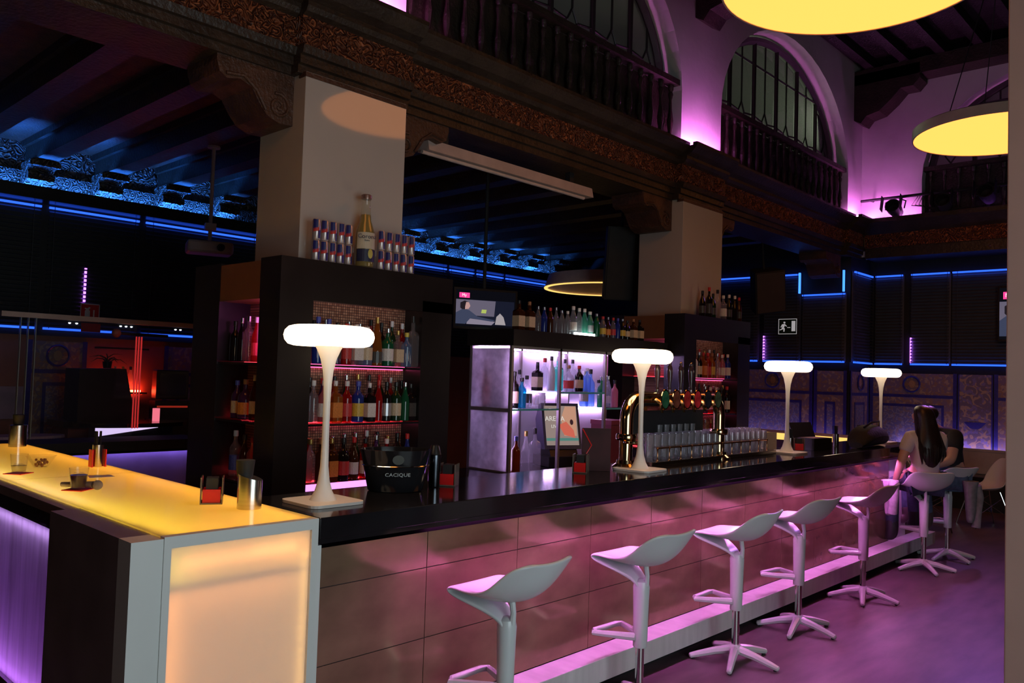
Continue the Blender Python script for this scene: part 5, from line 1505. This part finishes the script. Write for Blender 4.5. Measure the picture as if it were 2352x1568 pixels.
# stage lighting on the end wall
lb_ = thing('lighting_bar', 'black lighting bar across the end wall of the hall', 'lighting bar', (10.72, 2.0, 4.42))
MB().tube([(0, 0.02, 0), (0, -2.8, 0)], 0.022, 8).build('bar', BLACKMATT, lb_, True)
for y in (-0.1, -1.2, -2.4):
    MB().tube([(0, y, 0), (0.20, y, 0.02)], 0.015, 6).build('bracket', BLACKMATT, lb_)
def par(label, y, s=1.0, z=4.24):
    t = thing('stage_light', label, 'spotlight', (10.68, y, z))
    t.rotation_euler = (0, math.radians(18), 0)
    MB().lathe([(0.0, -0.14), (0.08, -0.13), (0.10, 0.0), (0.105, 0.12), (0.09, 0.12), (0.085, 0.0), (0, -0.02)], 14).build('can', BLACKMATT, t, True).rotation_euler = (0, -PI / 2, 0)
    MB().tube([(0, -0.13, 0), (0, -0.14, 0.12), (0, 0, 0.19), (0, 0.14, 0.12), (0, 0.13, 0)], 0.010, 6).build('yoke', BLACKMATT, t)
    for a, b in ((-0.13, 0.02), (0.13, 0.02)):
        MB().box(-0.22, -0.12, a - 0.004, a + 0.004, -0.10, 0.12).build('barn_door', BLACKMATT, t)
    return t
par('black stage spotlight nearest the wall corner', 1.52)
par('black stage spotlight in the middle of the lighting bar', 0.85)
par('black stage spotlight at the right of the lighting bar', 0.32, z=4.30)
cbl = MB()
for i in range(4):
    cbl.tube([(10.72, 1.12 + i * 0.03, 4.41), (10.74, 1.16 + i * 0.05, 4.28), (10.75, 1.10 - i * 0.10, 4.18), (10.74, 0.95 - i * 0.18, 4.16)], 0.006, 5)
tag(cbl.build('cable_bundle', BLACKMATT), 'loose black cables hanging from the lighting bar', 'cables')

# ================================================================== LEFT SERVICE AREA BEYOND THE CORNER COUNTER
sv = thing('service_counter', 'black topped service counter with dim lilac front behind the corner counter', 'counter', (0.3, 4.85, 0))
MB().box(0, 1.68, 0, 0.5, 0.87, 0.955).build('top', BLACKMATT, sv)
MB().box(0.03, 1.65, 0.006, 0.014, 0.862, 0.87).build('led_strip', emit('added_lilac_led', (0.45, 0.28, 1.0), 14), sv)  # strip added under the top to brighten the lilac front
MB().box(0.0, 1.68, 0.0, 0.005, 0.85, 0.87).build('lip', BLACKGLOSS, sv)
MB().box(0.02, 1.66, 0.06, 0.48, 0, 0.87).build('front', mat('lilac_laminate', (0.34, 0.27, 0.50), 0.4), sv)
gp = thing('glass_screen', 'glass screen with pale top rail and red lit edges', 'glass screen', (0.42, 5.45, 0.0))
MB().box(-0.05, 1.66, -0.02, 0.02, 2.015, 2.06).build('top_rail', mat('pale_rail', (0.42, 0.30, 0.26), 0.4), gp)
GE = mat('glass_edge', (0.30, 0.36, 0.34), 0.2)
for x in (0.10, 0.16, 0.22):
    MB().box(x, x + 0.006, -0.02, 0.02, 0.92, 2.015).build('glass_edge', GE, gp)
for x in (1.10, 1.125, 1.15):
    MB().box(x, x + 0.006, -0.012, 0.012, 1.02, 1.90).build('lit_edge', emit('red_edge', (1.0, 0.05, 0.05), 0.42), gp)
MB().box(0.226, 1.10, -0.004, 0.004, 0.93, 2.015).build('pane', glassy('screen_glass', (0.93, 0.95, 0.95), 0.02), gp)
for x in (0.5, 0.56, 0.95, 1.0, 1.05, 1.48, 1.53):
    MB().lathe([(0, -0.012), (0.010, -0.01), (0.012, 0), (0, 0.002)], 8, (x, 0.0, 1.995)).build('glass_glint', emit('glint_white', (0.8, 0.9, 1.0), 2.5), gp)  # glowing dots stand in for small reflections in the glass
pn = thing('sloped_cabinet', 'black cabinet with sloping side and a red light strip', 'cabinet', (1.54, 6.5, 0))
MB().prism([(-0.22, 1.04), (0.36, 1.04), (0.24, 1.58), (-0.22, 1.57)], 'y', -0.20, 0.20).build('hood', BLACKMATT, pn)
MB().box(-0.36, 0.36, -0.24, 0.24, 0.98, 1.04).build('shelf', BLACKSATIN, pn)
MB().box(-0.30, 0.36, -0.2, 0.24, 0, 0.98).build('base', mat('dim_red_front', (0.20, 0.06, 0.05), 0.5), pn)
MB().box(-0.10, 0.36, -0.252, -0.24, 1.0, 1.018).build('led_strip', emit('red_strip', (1.0, 0.10, 0.06), 1.1), pn)
pt = thing('spiky_plant', 'small spiky plant on top of the sloped black cabinet', 'plant', (1.66, 6.5, 1.582))
MB().lathe([(0.04, 0), (0.05, 0.07), (0, 0.07)], 10).build('pot', BLACKSATIN, pt, True)
lf = MB().tube([(0, 0, 0.06), (0.05, 0, 0.10), (0.12, 0, 0.11), (0.20, 0, 0.07)], [0.005, 0.008, 0.006, 0.001], 4).mesh('leaf', mat('dark_leaf', (0.03, 0.05, 0.02), 0.5))
for i in range(9):
    link_mesh('leaf', lf, pt, (0, 0, 0), (0, random.uniform(-0.5, 0.2), i * 0.7))
# red glow behind the service area: lit bottle shelf on the wall
rs = thing('red_lit_shelf', 'red lit bottle shelf on the back wall behind the sloped cabinet', 'shelf', (2.15, 7.30, 0.9))
MB().box(-0.28, 0.28, 0.0, 0.16, 0.38, 0.40).build('board', BLACKSATIN, rs)
MB().box(-0.28, 0.28, 0.0, 0.16, 0.90, 0.92).build('board', BLACKSATIN, rs)
MB().box(-0.26, 0.26, 0.14, 0.155, 0.402, 0.42).build('led_strip', emit('wall_red_led', (1.0, 0.06, 0.02), 90), rs)
for i, x in enumerate((1.98, 2.07, 2.16, 2.25)):
    bottle(('round', 'slim', 'round', 'slim')[i], ('amber', 'clear', 'red', 'clear')[i], ('red', 'white', 'gold', 'black')[i], None, 0.30, 0.036, (x, 7.36, 1.302), '%s from left on the red lit wall shelf' % ORD[i], 'bottles on the red lit shelf')
mo = thing('monitor', 'dark old monitor standing on a red lit shelf at the left', 'monitor', (2.30, 6.35, 1.02), math.radians(-10))
MB().box(-0.17, 0.17, -0.03, 0.18, 0.24, 0.56).build('case', BLACKSATIN, mo, bevel=0.012)
MB().box(-0.14, 0.14, -0.036, -0.03, 0.28, 0.52).build('screen', BLACKGLOSS, mo)
MB().box(-0.18, 0.18, -0.05, 0.20, 0.02, 0.22).build('amplifier', BLACKSATIN, mo)
MB().box(-0.16, 0.16, -0.056, -0.05, 0.15, 0.17).build('display_line', emit('red_dim', (0.9, 0.06, 0.03), 0.25), mo)
MB().box(-0.22, 0.22, -0.08, 0.22, -1.02, 0.02).build('rack', BLACKMATT, mo)
dj = thing('curved_counter', 'curved black topped counter with bright lilac end panel', 'counter', (1.66, 5.80, 0))
arc = [(0.55 * math.cos(a), 0.30 * math.sin(a)) for a in [PI * 2 * i / 20 for i in range(20)]]
MB().prism(arc, 'z', 1.02, 1.06).build('top', BLACKGLOSS, dj)
MB().box(-0.36, 0.40, -0.04, 0.12, 0, 1.018).build('body', BLACKSATIN, dj)
MB().prism([(-0.36, 1.018), (-0.36, 0.925), (0.24, 1.000), (0.24, 1.018)], 'y', -0.06, -0.045).build('light_panel', emit('lilac_panel', (0.80, 0.62, 1.0), 1.1), dj)
cn = tag(MB().lathe([(0.035, 0), (0.035, 0.13), (0, 0.13)], 14).build('candle_light', emit('pink_candle', (1.0, 0.20, 0.28), 0.9), None, True), 'pink glowing cylinder light on the curved counter', 'candle')
cn.location = (1.90, 5.80, 1.061)
sd = thing('console_table', 'white oval console ledge behind the yellow counter', 'table', (0.80, 6.15, 0))
MB().prism([(0.36 * math.cos(a), 0.2 * math.sin(a)) for a in [PI * 2 * i / 20 for i in range(20)]], 'z', 0.90, 0.925).build('top', mat('mauve_white', (0.50, 0.38, 0.45), 0.3), sd)
MB().lathe([(0.20, 0.82), (0.12, 0.80), (0.05, 0.7), (0.04, 0.05), (0.2, 0)], 18).build('pedestal', mat('mauve_white', (0.50, 0.38, 0.45), 0.3), sd, True)
bm2 = tag(MB().box(-0.3, 0.55, -0.02, 0.02, 0, 0.35).build('half_wall', mat('violet_board', (0.35, 0.25, 0.36), 0.6)), 'plain mauve dado board on the left wall', 'panel')
bm2.location = (0.6, 7.46, 1.0)
wl = thing('wall_uplight', 'small round red lamp on the left wall under the glass screen rail', 'lamp', (1.40, 5.62, 1.93))
MB().sph((0, 0, 0), 0.045, 0.03, 0.045, 14, 8).build('globe', mat('dim_red_globe', (0.5, 0.10, 0.06), 0.3), wl, True)
MB().tube([(0.02, 0, 0), (0.5, 0, -0.005)], 0.016, 8).build('arm', BLACKSATIN, wl, True)

# ================================================================== SEATING AT THE FAR RIGHT
bn = thing('wall_bench', 'pale backed dark bench under the tile murals at the right', 'bench', (11.0, -0.9, 0))
MB().box(-0.15, 0.38, -2.2, 2.6, 0, 0.40).build('base', BLACKMATT, bn)
MB().box(-0.17, 0.38, -2.2, 2.6, 0.40, 0.46).build('seat', BLACKSATIN, bn, bevel=0.01)
MB().box(0.26, 0.36, -2.2, 2.6, 0.46, 0.79).build('backrest', mat('pale_bench', (0.48, 0.38, 0.38), 0.5), bn, bevel=0.015)
MB().box(0.27, 0.285, -2.2, 2.6, 0.792, 0.804).build('led_strip', emit('added_mural_led', (0.52, 0.36, 1.0), 17), bn)  # strip added on the backrest to brighten the murals above
MB().box(0.252, 0.262, -2.2, 2.6, 0.78, 0.815).build('lip', mat('pale_bench', (0.48, 0.38, 0.38), 0.5), bn)
tt = thing('cafe_table', 'small round white topped table behind the man', 'table', (9.55, 0.75, 0))
MB().lathe([(0.29, 0.72), (0.30, 0.725), (0.30, 0.745), (0, 0.746)], 28).build('top', WHITE, tt, True)
MB().lathe([(0.22, 0), (0.22, 0.012), (0.03, 0.03), (0.025, 0.72)], 16).build('pedestal', BLACKSATIN, tt, True)
def shell_chair(label, loc, rz):
    t = thing('shell_chair', label, 'chair', loc, rz)
    mb = MB()
    path = [(0.22, 0.435, .36, 0.0), (0.20, 0.45, .40, .01), (0.10, 0.445, .44, .035), (-0.04, 0.43, .46, .06), (-0.14, 0.45, .46, .10), (-0.20, 0.52, .46, .12), (-0.235, 0.62, .44, .10), (-0.26, 0.72, .40, .07), (-0.275, 0.80, .32, .03), (-0.28, 0.825, .22, .01)]
    us = [-1, -.75, -.4, 0, .4, .75, 1]
    for i, (y, z, w_, cup) in enumerate(path):
        up = max(0.0, min(1.0, (i - 3) / 3))
        for u in us:
            c_ = cup * u * u
            mb.v.append((u * w_ / 2, y + c_ * up, z + c_ * (1 - up)))
    n = len(us)
    for i in range(len(path) - 1):
        for j in range(n - 1):
            mb.f.append((i * n + j, i * n + j + 1, (i + 1) * n + j + 1, (i + 1) * n + j))
    mb.build('shell', STOOLW, t, True, solid=0.012, subsurf=1)
    for sx in (-1, 1):
        for y0, y1 in ((0.12, 0.22), (-0.12, -0.24)):
            MB().tube([(sx * 0.12, y0, 0.43), (sx * 0.22, y1, 0.0)], 0.008, 8).build('leg', CHROME, t, True)
        MB().tube([(sx * 0.14, 0.14, 0.36), (sx * 0.19, -0.19, 0.14)], 0.004, 6).build('wire_brace', CHROME, t)
        MB().tube([(sx * 0.14, -0.14, 0.36), (sx * 0.19, 0.19, 0.14)], 0.004, 6).build('wire_brace', CHROME, t)
    return t
shell_chair('white shell chair on wire legs cut off by the pale pillar', (9.50, 0.05, 0), math.radians(42))
shell_chair('white shell chair on wire legs behind the man', (8.75, 0.45, 0), math.radians(200))

# ================================================================== PEOPLE
def skin(name, joints, edges, mtl, parent, root=0, sub=2):
    names = list(joints)
    me = bpy.data.meshes.new(name)
    me.from_pydata([joints[k_][:3] for k_ in names], [(names.index(a), names.index(b)) for a, b in edges], [])
    me.materials.append(mtl)
    o = bpy.data.objects.new(name, me)
    COL.objects.link(o)
    o.parent = parent
    md = o.modifiers.new('skin', 'SKIN')
    md.use_smooth_shade = True
    sv_ = me.skin_vertices[0].data if me.skin_vertices else None
    if sv_ is None:
        me.skin_vertices.new()
        sv_ = me.skin_vertices[0].data
    for i, k_ in enumerate(names):
        r_ = joints[k_][3]
        r2v = joints[k_][4] if len(joints[k_]) > 4 else r_
        sv_[i].radius = (r_, r2v)
        sv_[i].use_root = (i == root)
    s_ = o.modifiers.new('sub', 'SUBSURF')
    s_.levels = s_.render_levels = sub
    return o
def fingers(J, E, side, wrist, hand, d, out):
    """five finger chains of unequal length rooted in the palm"""
    h = Vector(J[hand][:3])
    d = Vector(d).normalized()
    out = Vector(out).normalized()
    dn = Vector((0, 0, -1))
    for nm, off, L in (('index', .026, .072), ('middle', .009, .080), ('ring', -.009, .074), ('little', -.026, .058)):
        b = h + out * off + d * 0.012
        p1, p2 = b + d * L * .5, b + d * L * .85 + dn * L * .40
        for q, p in ((0, b), (1, p1), (2, p2)):
            J['%s_%s%d' % (side, nm, q)] = (*p, 0.0085 - 0.001 * q)
        E += [(hand, '%s_%s0' % (side, nm)), ('%s_%s0' % (side, nm), '%s_%s1' % (side, nm)), ('%s_%s1' % (side, nm), '%s_%s2' % (side, nm))]
    w_ = Vector(J[wrist][:3]).lerp(h, 0.55)
    t1_, t2_ = w_ + out * 0.040 + d * 0.015, w_ + out * 0.050 + d * 0.050 + dn * 0.012
    J[side + '_thumb1'] = (*t1_, 0.0095)
    J[side + '_thumb2'] = (*t2_, 0.0085)
    E += [(hand, side + '_thumb1'), (side + '_thumb1', side + '_thumb2')]
SKINM = mat('skin', (0.52, 0.29, 0.21), 0.5, var=0.05)
JEAN = mat('dark_jeans', (0.035, 0.045, 0.09), 0.8, var=0.3, scale=20)
JEAN2 = mat('blue_jeans', (0.09, 0.13, 0.22), 0.8, var=0.3, scale=20)
HAIR = mat('dark_brown_hair', (0.020, 0.010, 0.008), 0.4, var=0.5, scale=30, stretch=(8, 8, 0.6))
def person(label, loc, rz, J, shirt, pants, boot, hands):
    t = thing('person', label, 'person', loc, rz)
    base = [('pelvis', 'waist'), ('waist', 'chest'), ('chest', 'collar'), ('collar', 'neck'), ('neck', 'jaw'), ('jaw', 'skull'), ('skull', 'crown')]
    for s in 'LR':
        base += [('chest', s + 'sh'), (s + 'sh', s + 'el'), (s + 'el', s + 'wr'), (s + 'wr', s + 'ha'), ('pelvis', s + 'hip'), (s + 'hip', s + 'kn'), (s + 'kn', s + 'an'), (s + 'an', s + 'to')]
    B = dict(J)
    E = list(base)
    for s in 'LR':
        fingers(B, E, s, s + 'wr', s + 'ha', *hands[s])
    skin('body', B, E, SKINM, t)
    up = lambda k_, e, kk=None: (*J[k_][:3], *[r_ + e for r_ in J[k_][3:]])
    lerp = lambda a, b, f_, r_: (*[J[a][i] + (J[b][i] - J[a][i]) * f_ for i in range(3)], r_)
    S = {'pelvis': up('pelvis', .012), 'waist': up('waist', .016), 'chest': up('chest', .016), 'collar': (*J['collar'][:3], .055)}
    se = [('pelvis', 'waist'), ('waist', 'chest'), ('chest', 'collar')]
    for s in 'LR':
        S[s + 'sh'] = up(s + 'sh', .016)
        S[s + 'sl'] = lerp(s + 'sh', s + 'el', 0.62, J[s + 'el'][3] + .020)
        se += [('chest', s + 'sh'), (s + 'sh', s + 'sl')]
    skin('shirt', S, se, shirt, t)
    Pn = {'pelvis': up('pelvis', .010)}
    pe = []
    for s in 'LR':
        Pn[s + 'hip'] = up(s + 'hip', .012)
        Pn[s + 'kn'] = up(s + 'kn', .012)
        Pn[s + 'an'] = lerp(s + 'kn', s + 'an', 0.92, J[s + 'an'][3] + .016)
        pe += [('pelvis', s + 'hip'), (s + 'hip', s + 'kn'), (s + 'kn', s + 'an')]
    skin('trousers', Pn, pe, pants, t)
    for s in 'LR':
        H = {'a': lerp(s + 'kn', s + 'an', 0.62, J[s + 'an'][3] + .024), 'b': up(s + 'an', .018), 'c': up(s + 'to', .014)}
        skin('boot', H, [('a', 'b'), ('b', 'c')], boot, t)
    return t
def face(t, c, fwd, hairm):
    f_ = Vector(fwd).normalized()
    sd_ = Vector((f_.y, -f_.x, 0))
    c = Vector(c)
    EY = mat('eye_white', (0.7, 0.7, 0.7), 0.2)
    for s in (-1, 1):
        p = c + f_ * 0.083 + sd_ * s * 0.030
        e_ = MB().sph(tuple(p), 0.011, 0.011, 0.008, 8, 6).build('eye', EY, t, True)
        q = c + sd_ * s * 0.078 + Vector((0, 0, -0.01))
        MB().sph(tuple(q), 0.014, 0.018, 0.030, 8, 6).build('ear', SKINM, t, True)
    p = c + f_ * 0.098 + Vector((0, 0, -0.028))
    MB().sph(tuple(p), 0.014, 0.016, 0.022, 8, 6).build('nose', SKINM, t, True)
    p = c + f_ * 0.086 + Vector((0, 0, -0.066))
    MB().sph(tuple(p), 0.024, 0.012, 0.008, 8, 6).build('mouth', mat('lips', (0.45, 0.12, 0.10), 0.4), t, True)
# woman on the stool, back to the camera, facing the bar end
JW = {'pelvis': (0, 0, .835, .125, .105), 'waist': (0, -.015, .985, .108, .085), 'chest': (0, -.01, 1.15, .125, .090), 'collar': (0, .012, 1.275, .060), 'neck': (0, .030, 1.325, .046),
      'jaw': (0, .055, 1.375, .060), 'skull': (0, .050, 1.430, .080), 'crown': (0, .045, 1.475, .055),
      'Lsh': (-.155, -.005, 1.225, .055), 'Lel': (-.245, -.015, .995, .040), 'Lwr': (-.225, .095, .820, .027), 'Lha': (-.21, .140, .785, .030, .018),
      'Rsh': (.155, -.005, 1.225, .055), 'Rel': (.225, .09, 1.01, .040), 'Rwr': (.12, .28, 1.02, .027), 'Rha': (.09, .335, 1.03, .030, .018),
      'Lhip': (-.085, .05, .815, .090), 'Lkn': (-.11, .32, .775, .060), 'Lan': (-.13, .27, .285, .040), 'Lto': (-.14, .37, .262, .034),
      'Rhip': (.085, .05, .815, .090), 'Rkn': (.12, .33, .775, .060), 'Ran': (.10, .27, .40, .040), 'Rto': (.10, .36, .375, .034)}
wm = person('person with long dark hair and white T-shirt seated on a stool, seen from behind', (6.33, -0.205, -0.03), math.radians(-38), JW, mat('white_tshirt', (0.62, 0.56, 0.55), 0.8, var=0.05), JEAN, mat('black_boot', (0.02, 0.018, 0.02), 0.5),
            {'L': ((0.1, 0.8, -0.5), (1, -0.1, 0)), 'R': ((-0.4, 1, 0), (-1, -0.4, 0))})
face(wm, (0, .052, 1.425), (0, 1, 0), HAIR)
hr = MB()
prof = [(1.522, .020, .020, .040), (1.512, .056, .056, .036), (1.485, .082, .084, .028), (1.44, .094, .094, .018), (1.39, .098, .092, .004), (1.33, .100, .080, -.020), (1.27, .104, .066, -.050), (1.20, .108, .056, -.078), (1.12, .104, .048, -.094), (1.05, .090, .040, -.098), (0.99, .062, .026, -.096), (0.955, .022, .010, -.092)]
nh = 18
for z, rx, ry, cy in prof:
    for i in range(nh):
        a = 2 * PI * i / nh
        k_ = 1.0 + 0.05 * math.sin(5 * a + z * 9)
        fy = math.sin(a)
        yy = cy + ry * fy * k_
        if z < 1.46 and fy > 0.25:
            yy = cy + ry * 0.25 + (fy - 0.25) * 0.004   # face side stays open
        hr.v.append((rx * math.cos(a) * k_, yy, z))
for j in range(len(prof) - 1):
    for i in range(nh):
        i2 = (i + 1) % nh
        hr.f.append((j * nh + i, j * nh + i2, (j + 1) * nh + i2, (j + 1) * nh + i))
hr.f += [tuple(range(nh)), tuple((len(prof) - 1) * nh + i for i in range(nh))]
hw_ = hr.build('hair', HAIR, wm, True, subsurf=1)
for i in range(26):
    a = PI + PI * (i + 0.5) / 26
    u = math.cos(a)
    zz = 0.93 + 0.10 * abs(math.sin(i * 7.3)) + 0.06 * abs(u)
    sx = u * (0.115 + 0.02 * math.sin(i * 3.1))
    yb = -0.085 - 0.045 * (1 - abs(u)) 
    MB().tube([(u * 0.075, 0.02 - 0.06 * (1 - u * u), 1.48), (u * 0.100, -0.005 - 0.075 * (1 - u * u), 1.38), (u * 0.112, -0.045 - 0.05 * (1 - u * u), 1.26), (sx, yb - 0.012, 1.13), (sx * 0.92, yb - 0.014, (1.13 + zz) / 2), (sx * 0.80, yb - 0.008, zz)],
              [0.008, 0.011, 0.012, 0.012, 0.009, 0.002], 5).build('strand', HAIR, hw_, True)
# man leaning towards her
JM = {'pelvis': (0, 0, .84, .135, .115), 'waist': (0, .04, .995, .125, .105), 'chest': (0, .13, 1.16, .150, .110), 'collar': (0, .20, 1.275, .070), 'neck': (0, .235, 1.315, .056),
      'jaw': (0, .275, 1.350, .066), 'skull': (0, .285, 1.410, .088), 'crown': (0, .275, 1.465, .060),
      'Lsh': (-.19, .135, 1.235, .066), 'Lel': (-.27, .22, 1.00, .048), 'Lwr': (-.18, .40, .93, .032), 'Lha': (-.15, .47, .925, .036, .022),
      'Rsh': (.19, .135, 1.235, .066), 'Rel': (.27, .16, .98, .048), 'Rwr': (.16, .32, .87, .032), 'Rha': (.12, .385, .865, .036, .022),
      'Lhip': (-.10, .05, .815, .100), 'Lkn': (-.16, .44, .78, .070), 'Lan': (-.15, .38, .40, .048), 'Lto': (-.16, .50, .365, .040),
      'Rhip': (.10, .05, .815, .100), 'Rkn': (.18, .43, .78, .070), 'Ran': (.17, .38, .40, .048), 'Rto': (.18, .50, .365, .040)}
mn_ = person('person in black T-shirt and jeans leaning in behind the long haired woman', (7.10, -0.235, -0.03), math.radians(52), JM, mat('black_tshirt', (0.014, 0.013, 0.015), 0.8, var=0.1), JEAN2, mat('brown_shoe', (0.10, 0.07, 0.07), 0.5),
             {'L': ((0.4, 1, 0), (1, -0.4, 0)), 'R': ((-0.5, 1, 0), (-1, -0.5, 0))})
face(mn_, (0, .285, 1.405), (0, 1, 0), HAIR)
hm = MB().sph((0, .272, 1.435), .092, .098, .075, 16, 10)
hm.v = [(x, y - (0.03 if y > 0.32 and z < 1.46 else 0), z) for x, y, z in hm.v]
hm.build('hair', HAIR, mn_, True)
# garments hung on the stools
def cloth(name, label, rings, mtl, loc, rz=0):
    mb = MB()
    n = 12
    for (x, y, z, rx, ry) in rings:
        for i in range(n):
            a = 2 * PI * i / n
            k_ = 1 + 0.12 * math.sin(3 * a + z * 25)
            mb.v.append((x + rx * math.cos(a) * k_, y + ry * math.sin(a) * k_, z))
    for j in range(len(rings) - 1):
        for i in range(n):
            i2 = (i + 1) % n
            mb.f.append((j * n + i, j * n + i2, (j + 1) * n + i2, (j + 1) * n + i))
    mb.f += [tuple(range(n)), tuple((len(rings) - 1) * n + i for i in range(n))]
    o = thing(name, label, 'jacket', loc, rz)
    return o, mb.build('body', mtl, o, True, subsurf=1)
JK = mat('pale_denim', (0.45, 0.40, 0.48), 0.8, var=0.15, scale=30)
o, b_ = cloth('jacket', 'pale denim jacket draped over the lap of the woman', [(0, 0, .80, .10, .07), (.0, .0, .75, .11, .06), (-.02, 0, .66, .085, .045), (-.03, 0, .56, .06, .035), (-.035, 0, .50, .055, .03), (-.035, 0, .485, .03, .015)], JK, (6.12, 0.02, 0))
MB().tube([(-0.06, -0.05, 0.79), (-0.12, -0.07, 0.70), (-0.13, -0.07, 0.60), (-0.12, -0.06, 0.52)], [0.045, 0.042, 0.038, 0.040], 10).build('sleeve', JK, o, True)
o, b_ = cloth('jacket', 'grey jacket hanging from the stool of the man in black', [(0, 0, .78, .07, .07), (.01, 0, .70, .085, .06), (.02, 0, .60, .075, .05), (.02, 0, .50, .06, .045), (.02, 0, .40, .055, .04), (.02, 0, .38, .03, .02)], mat('grey_cloth', (0.26, 0.24, 0.26), 0.85, var=0.25, scale=18), (6.98, -0.42, 0))
MB().tube([(0.04, -0.05, 0.74), (0.08, -0.06, 0.62), (0.07, -0.05, 0.50), (0.05, -0.04, 0.34)], [0.035, 0.04, 0.036, 0.040], 10).build('sleeve', mat('grey_cloth', (0.26, 0.24, 0.26), 0.85), o, True)
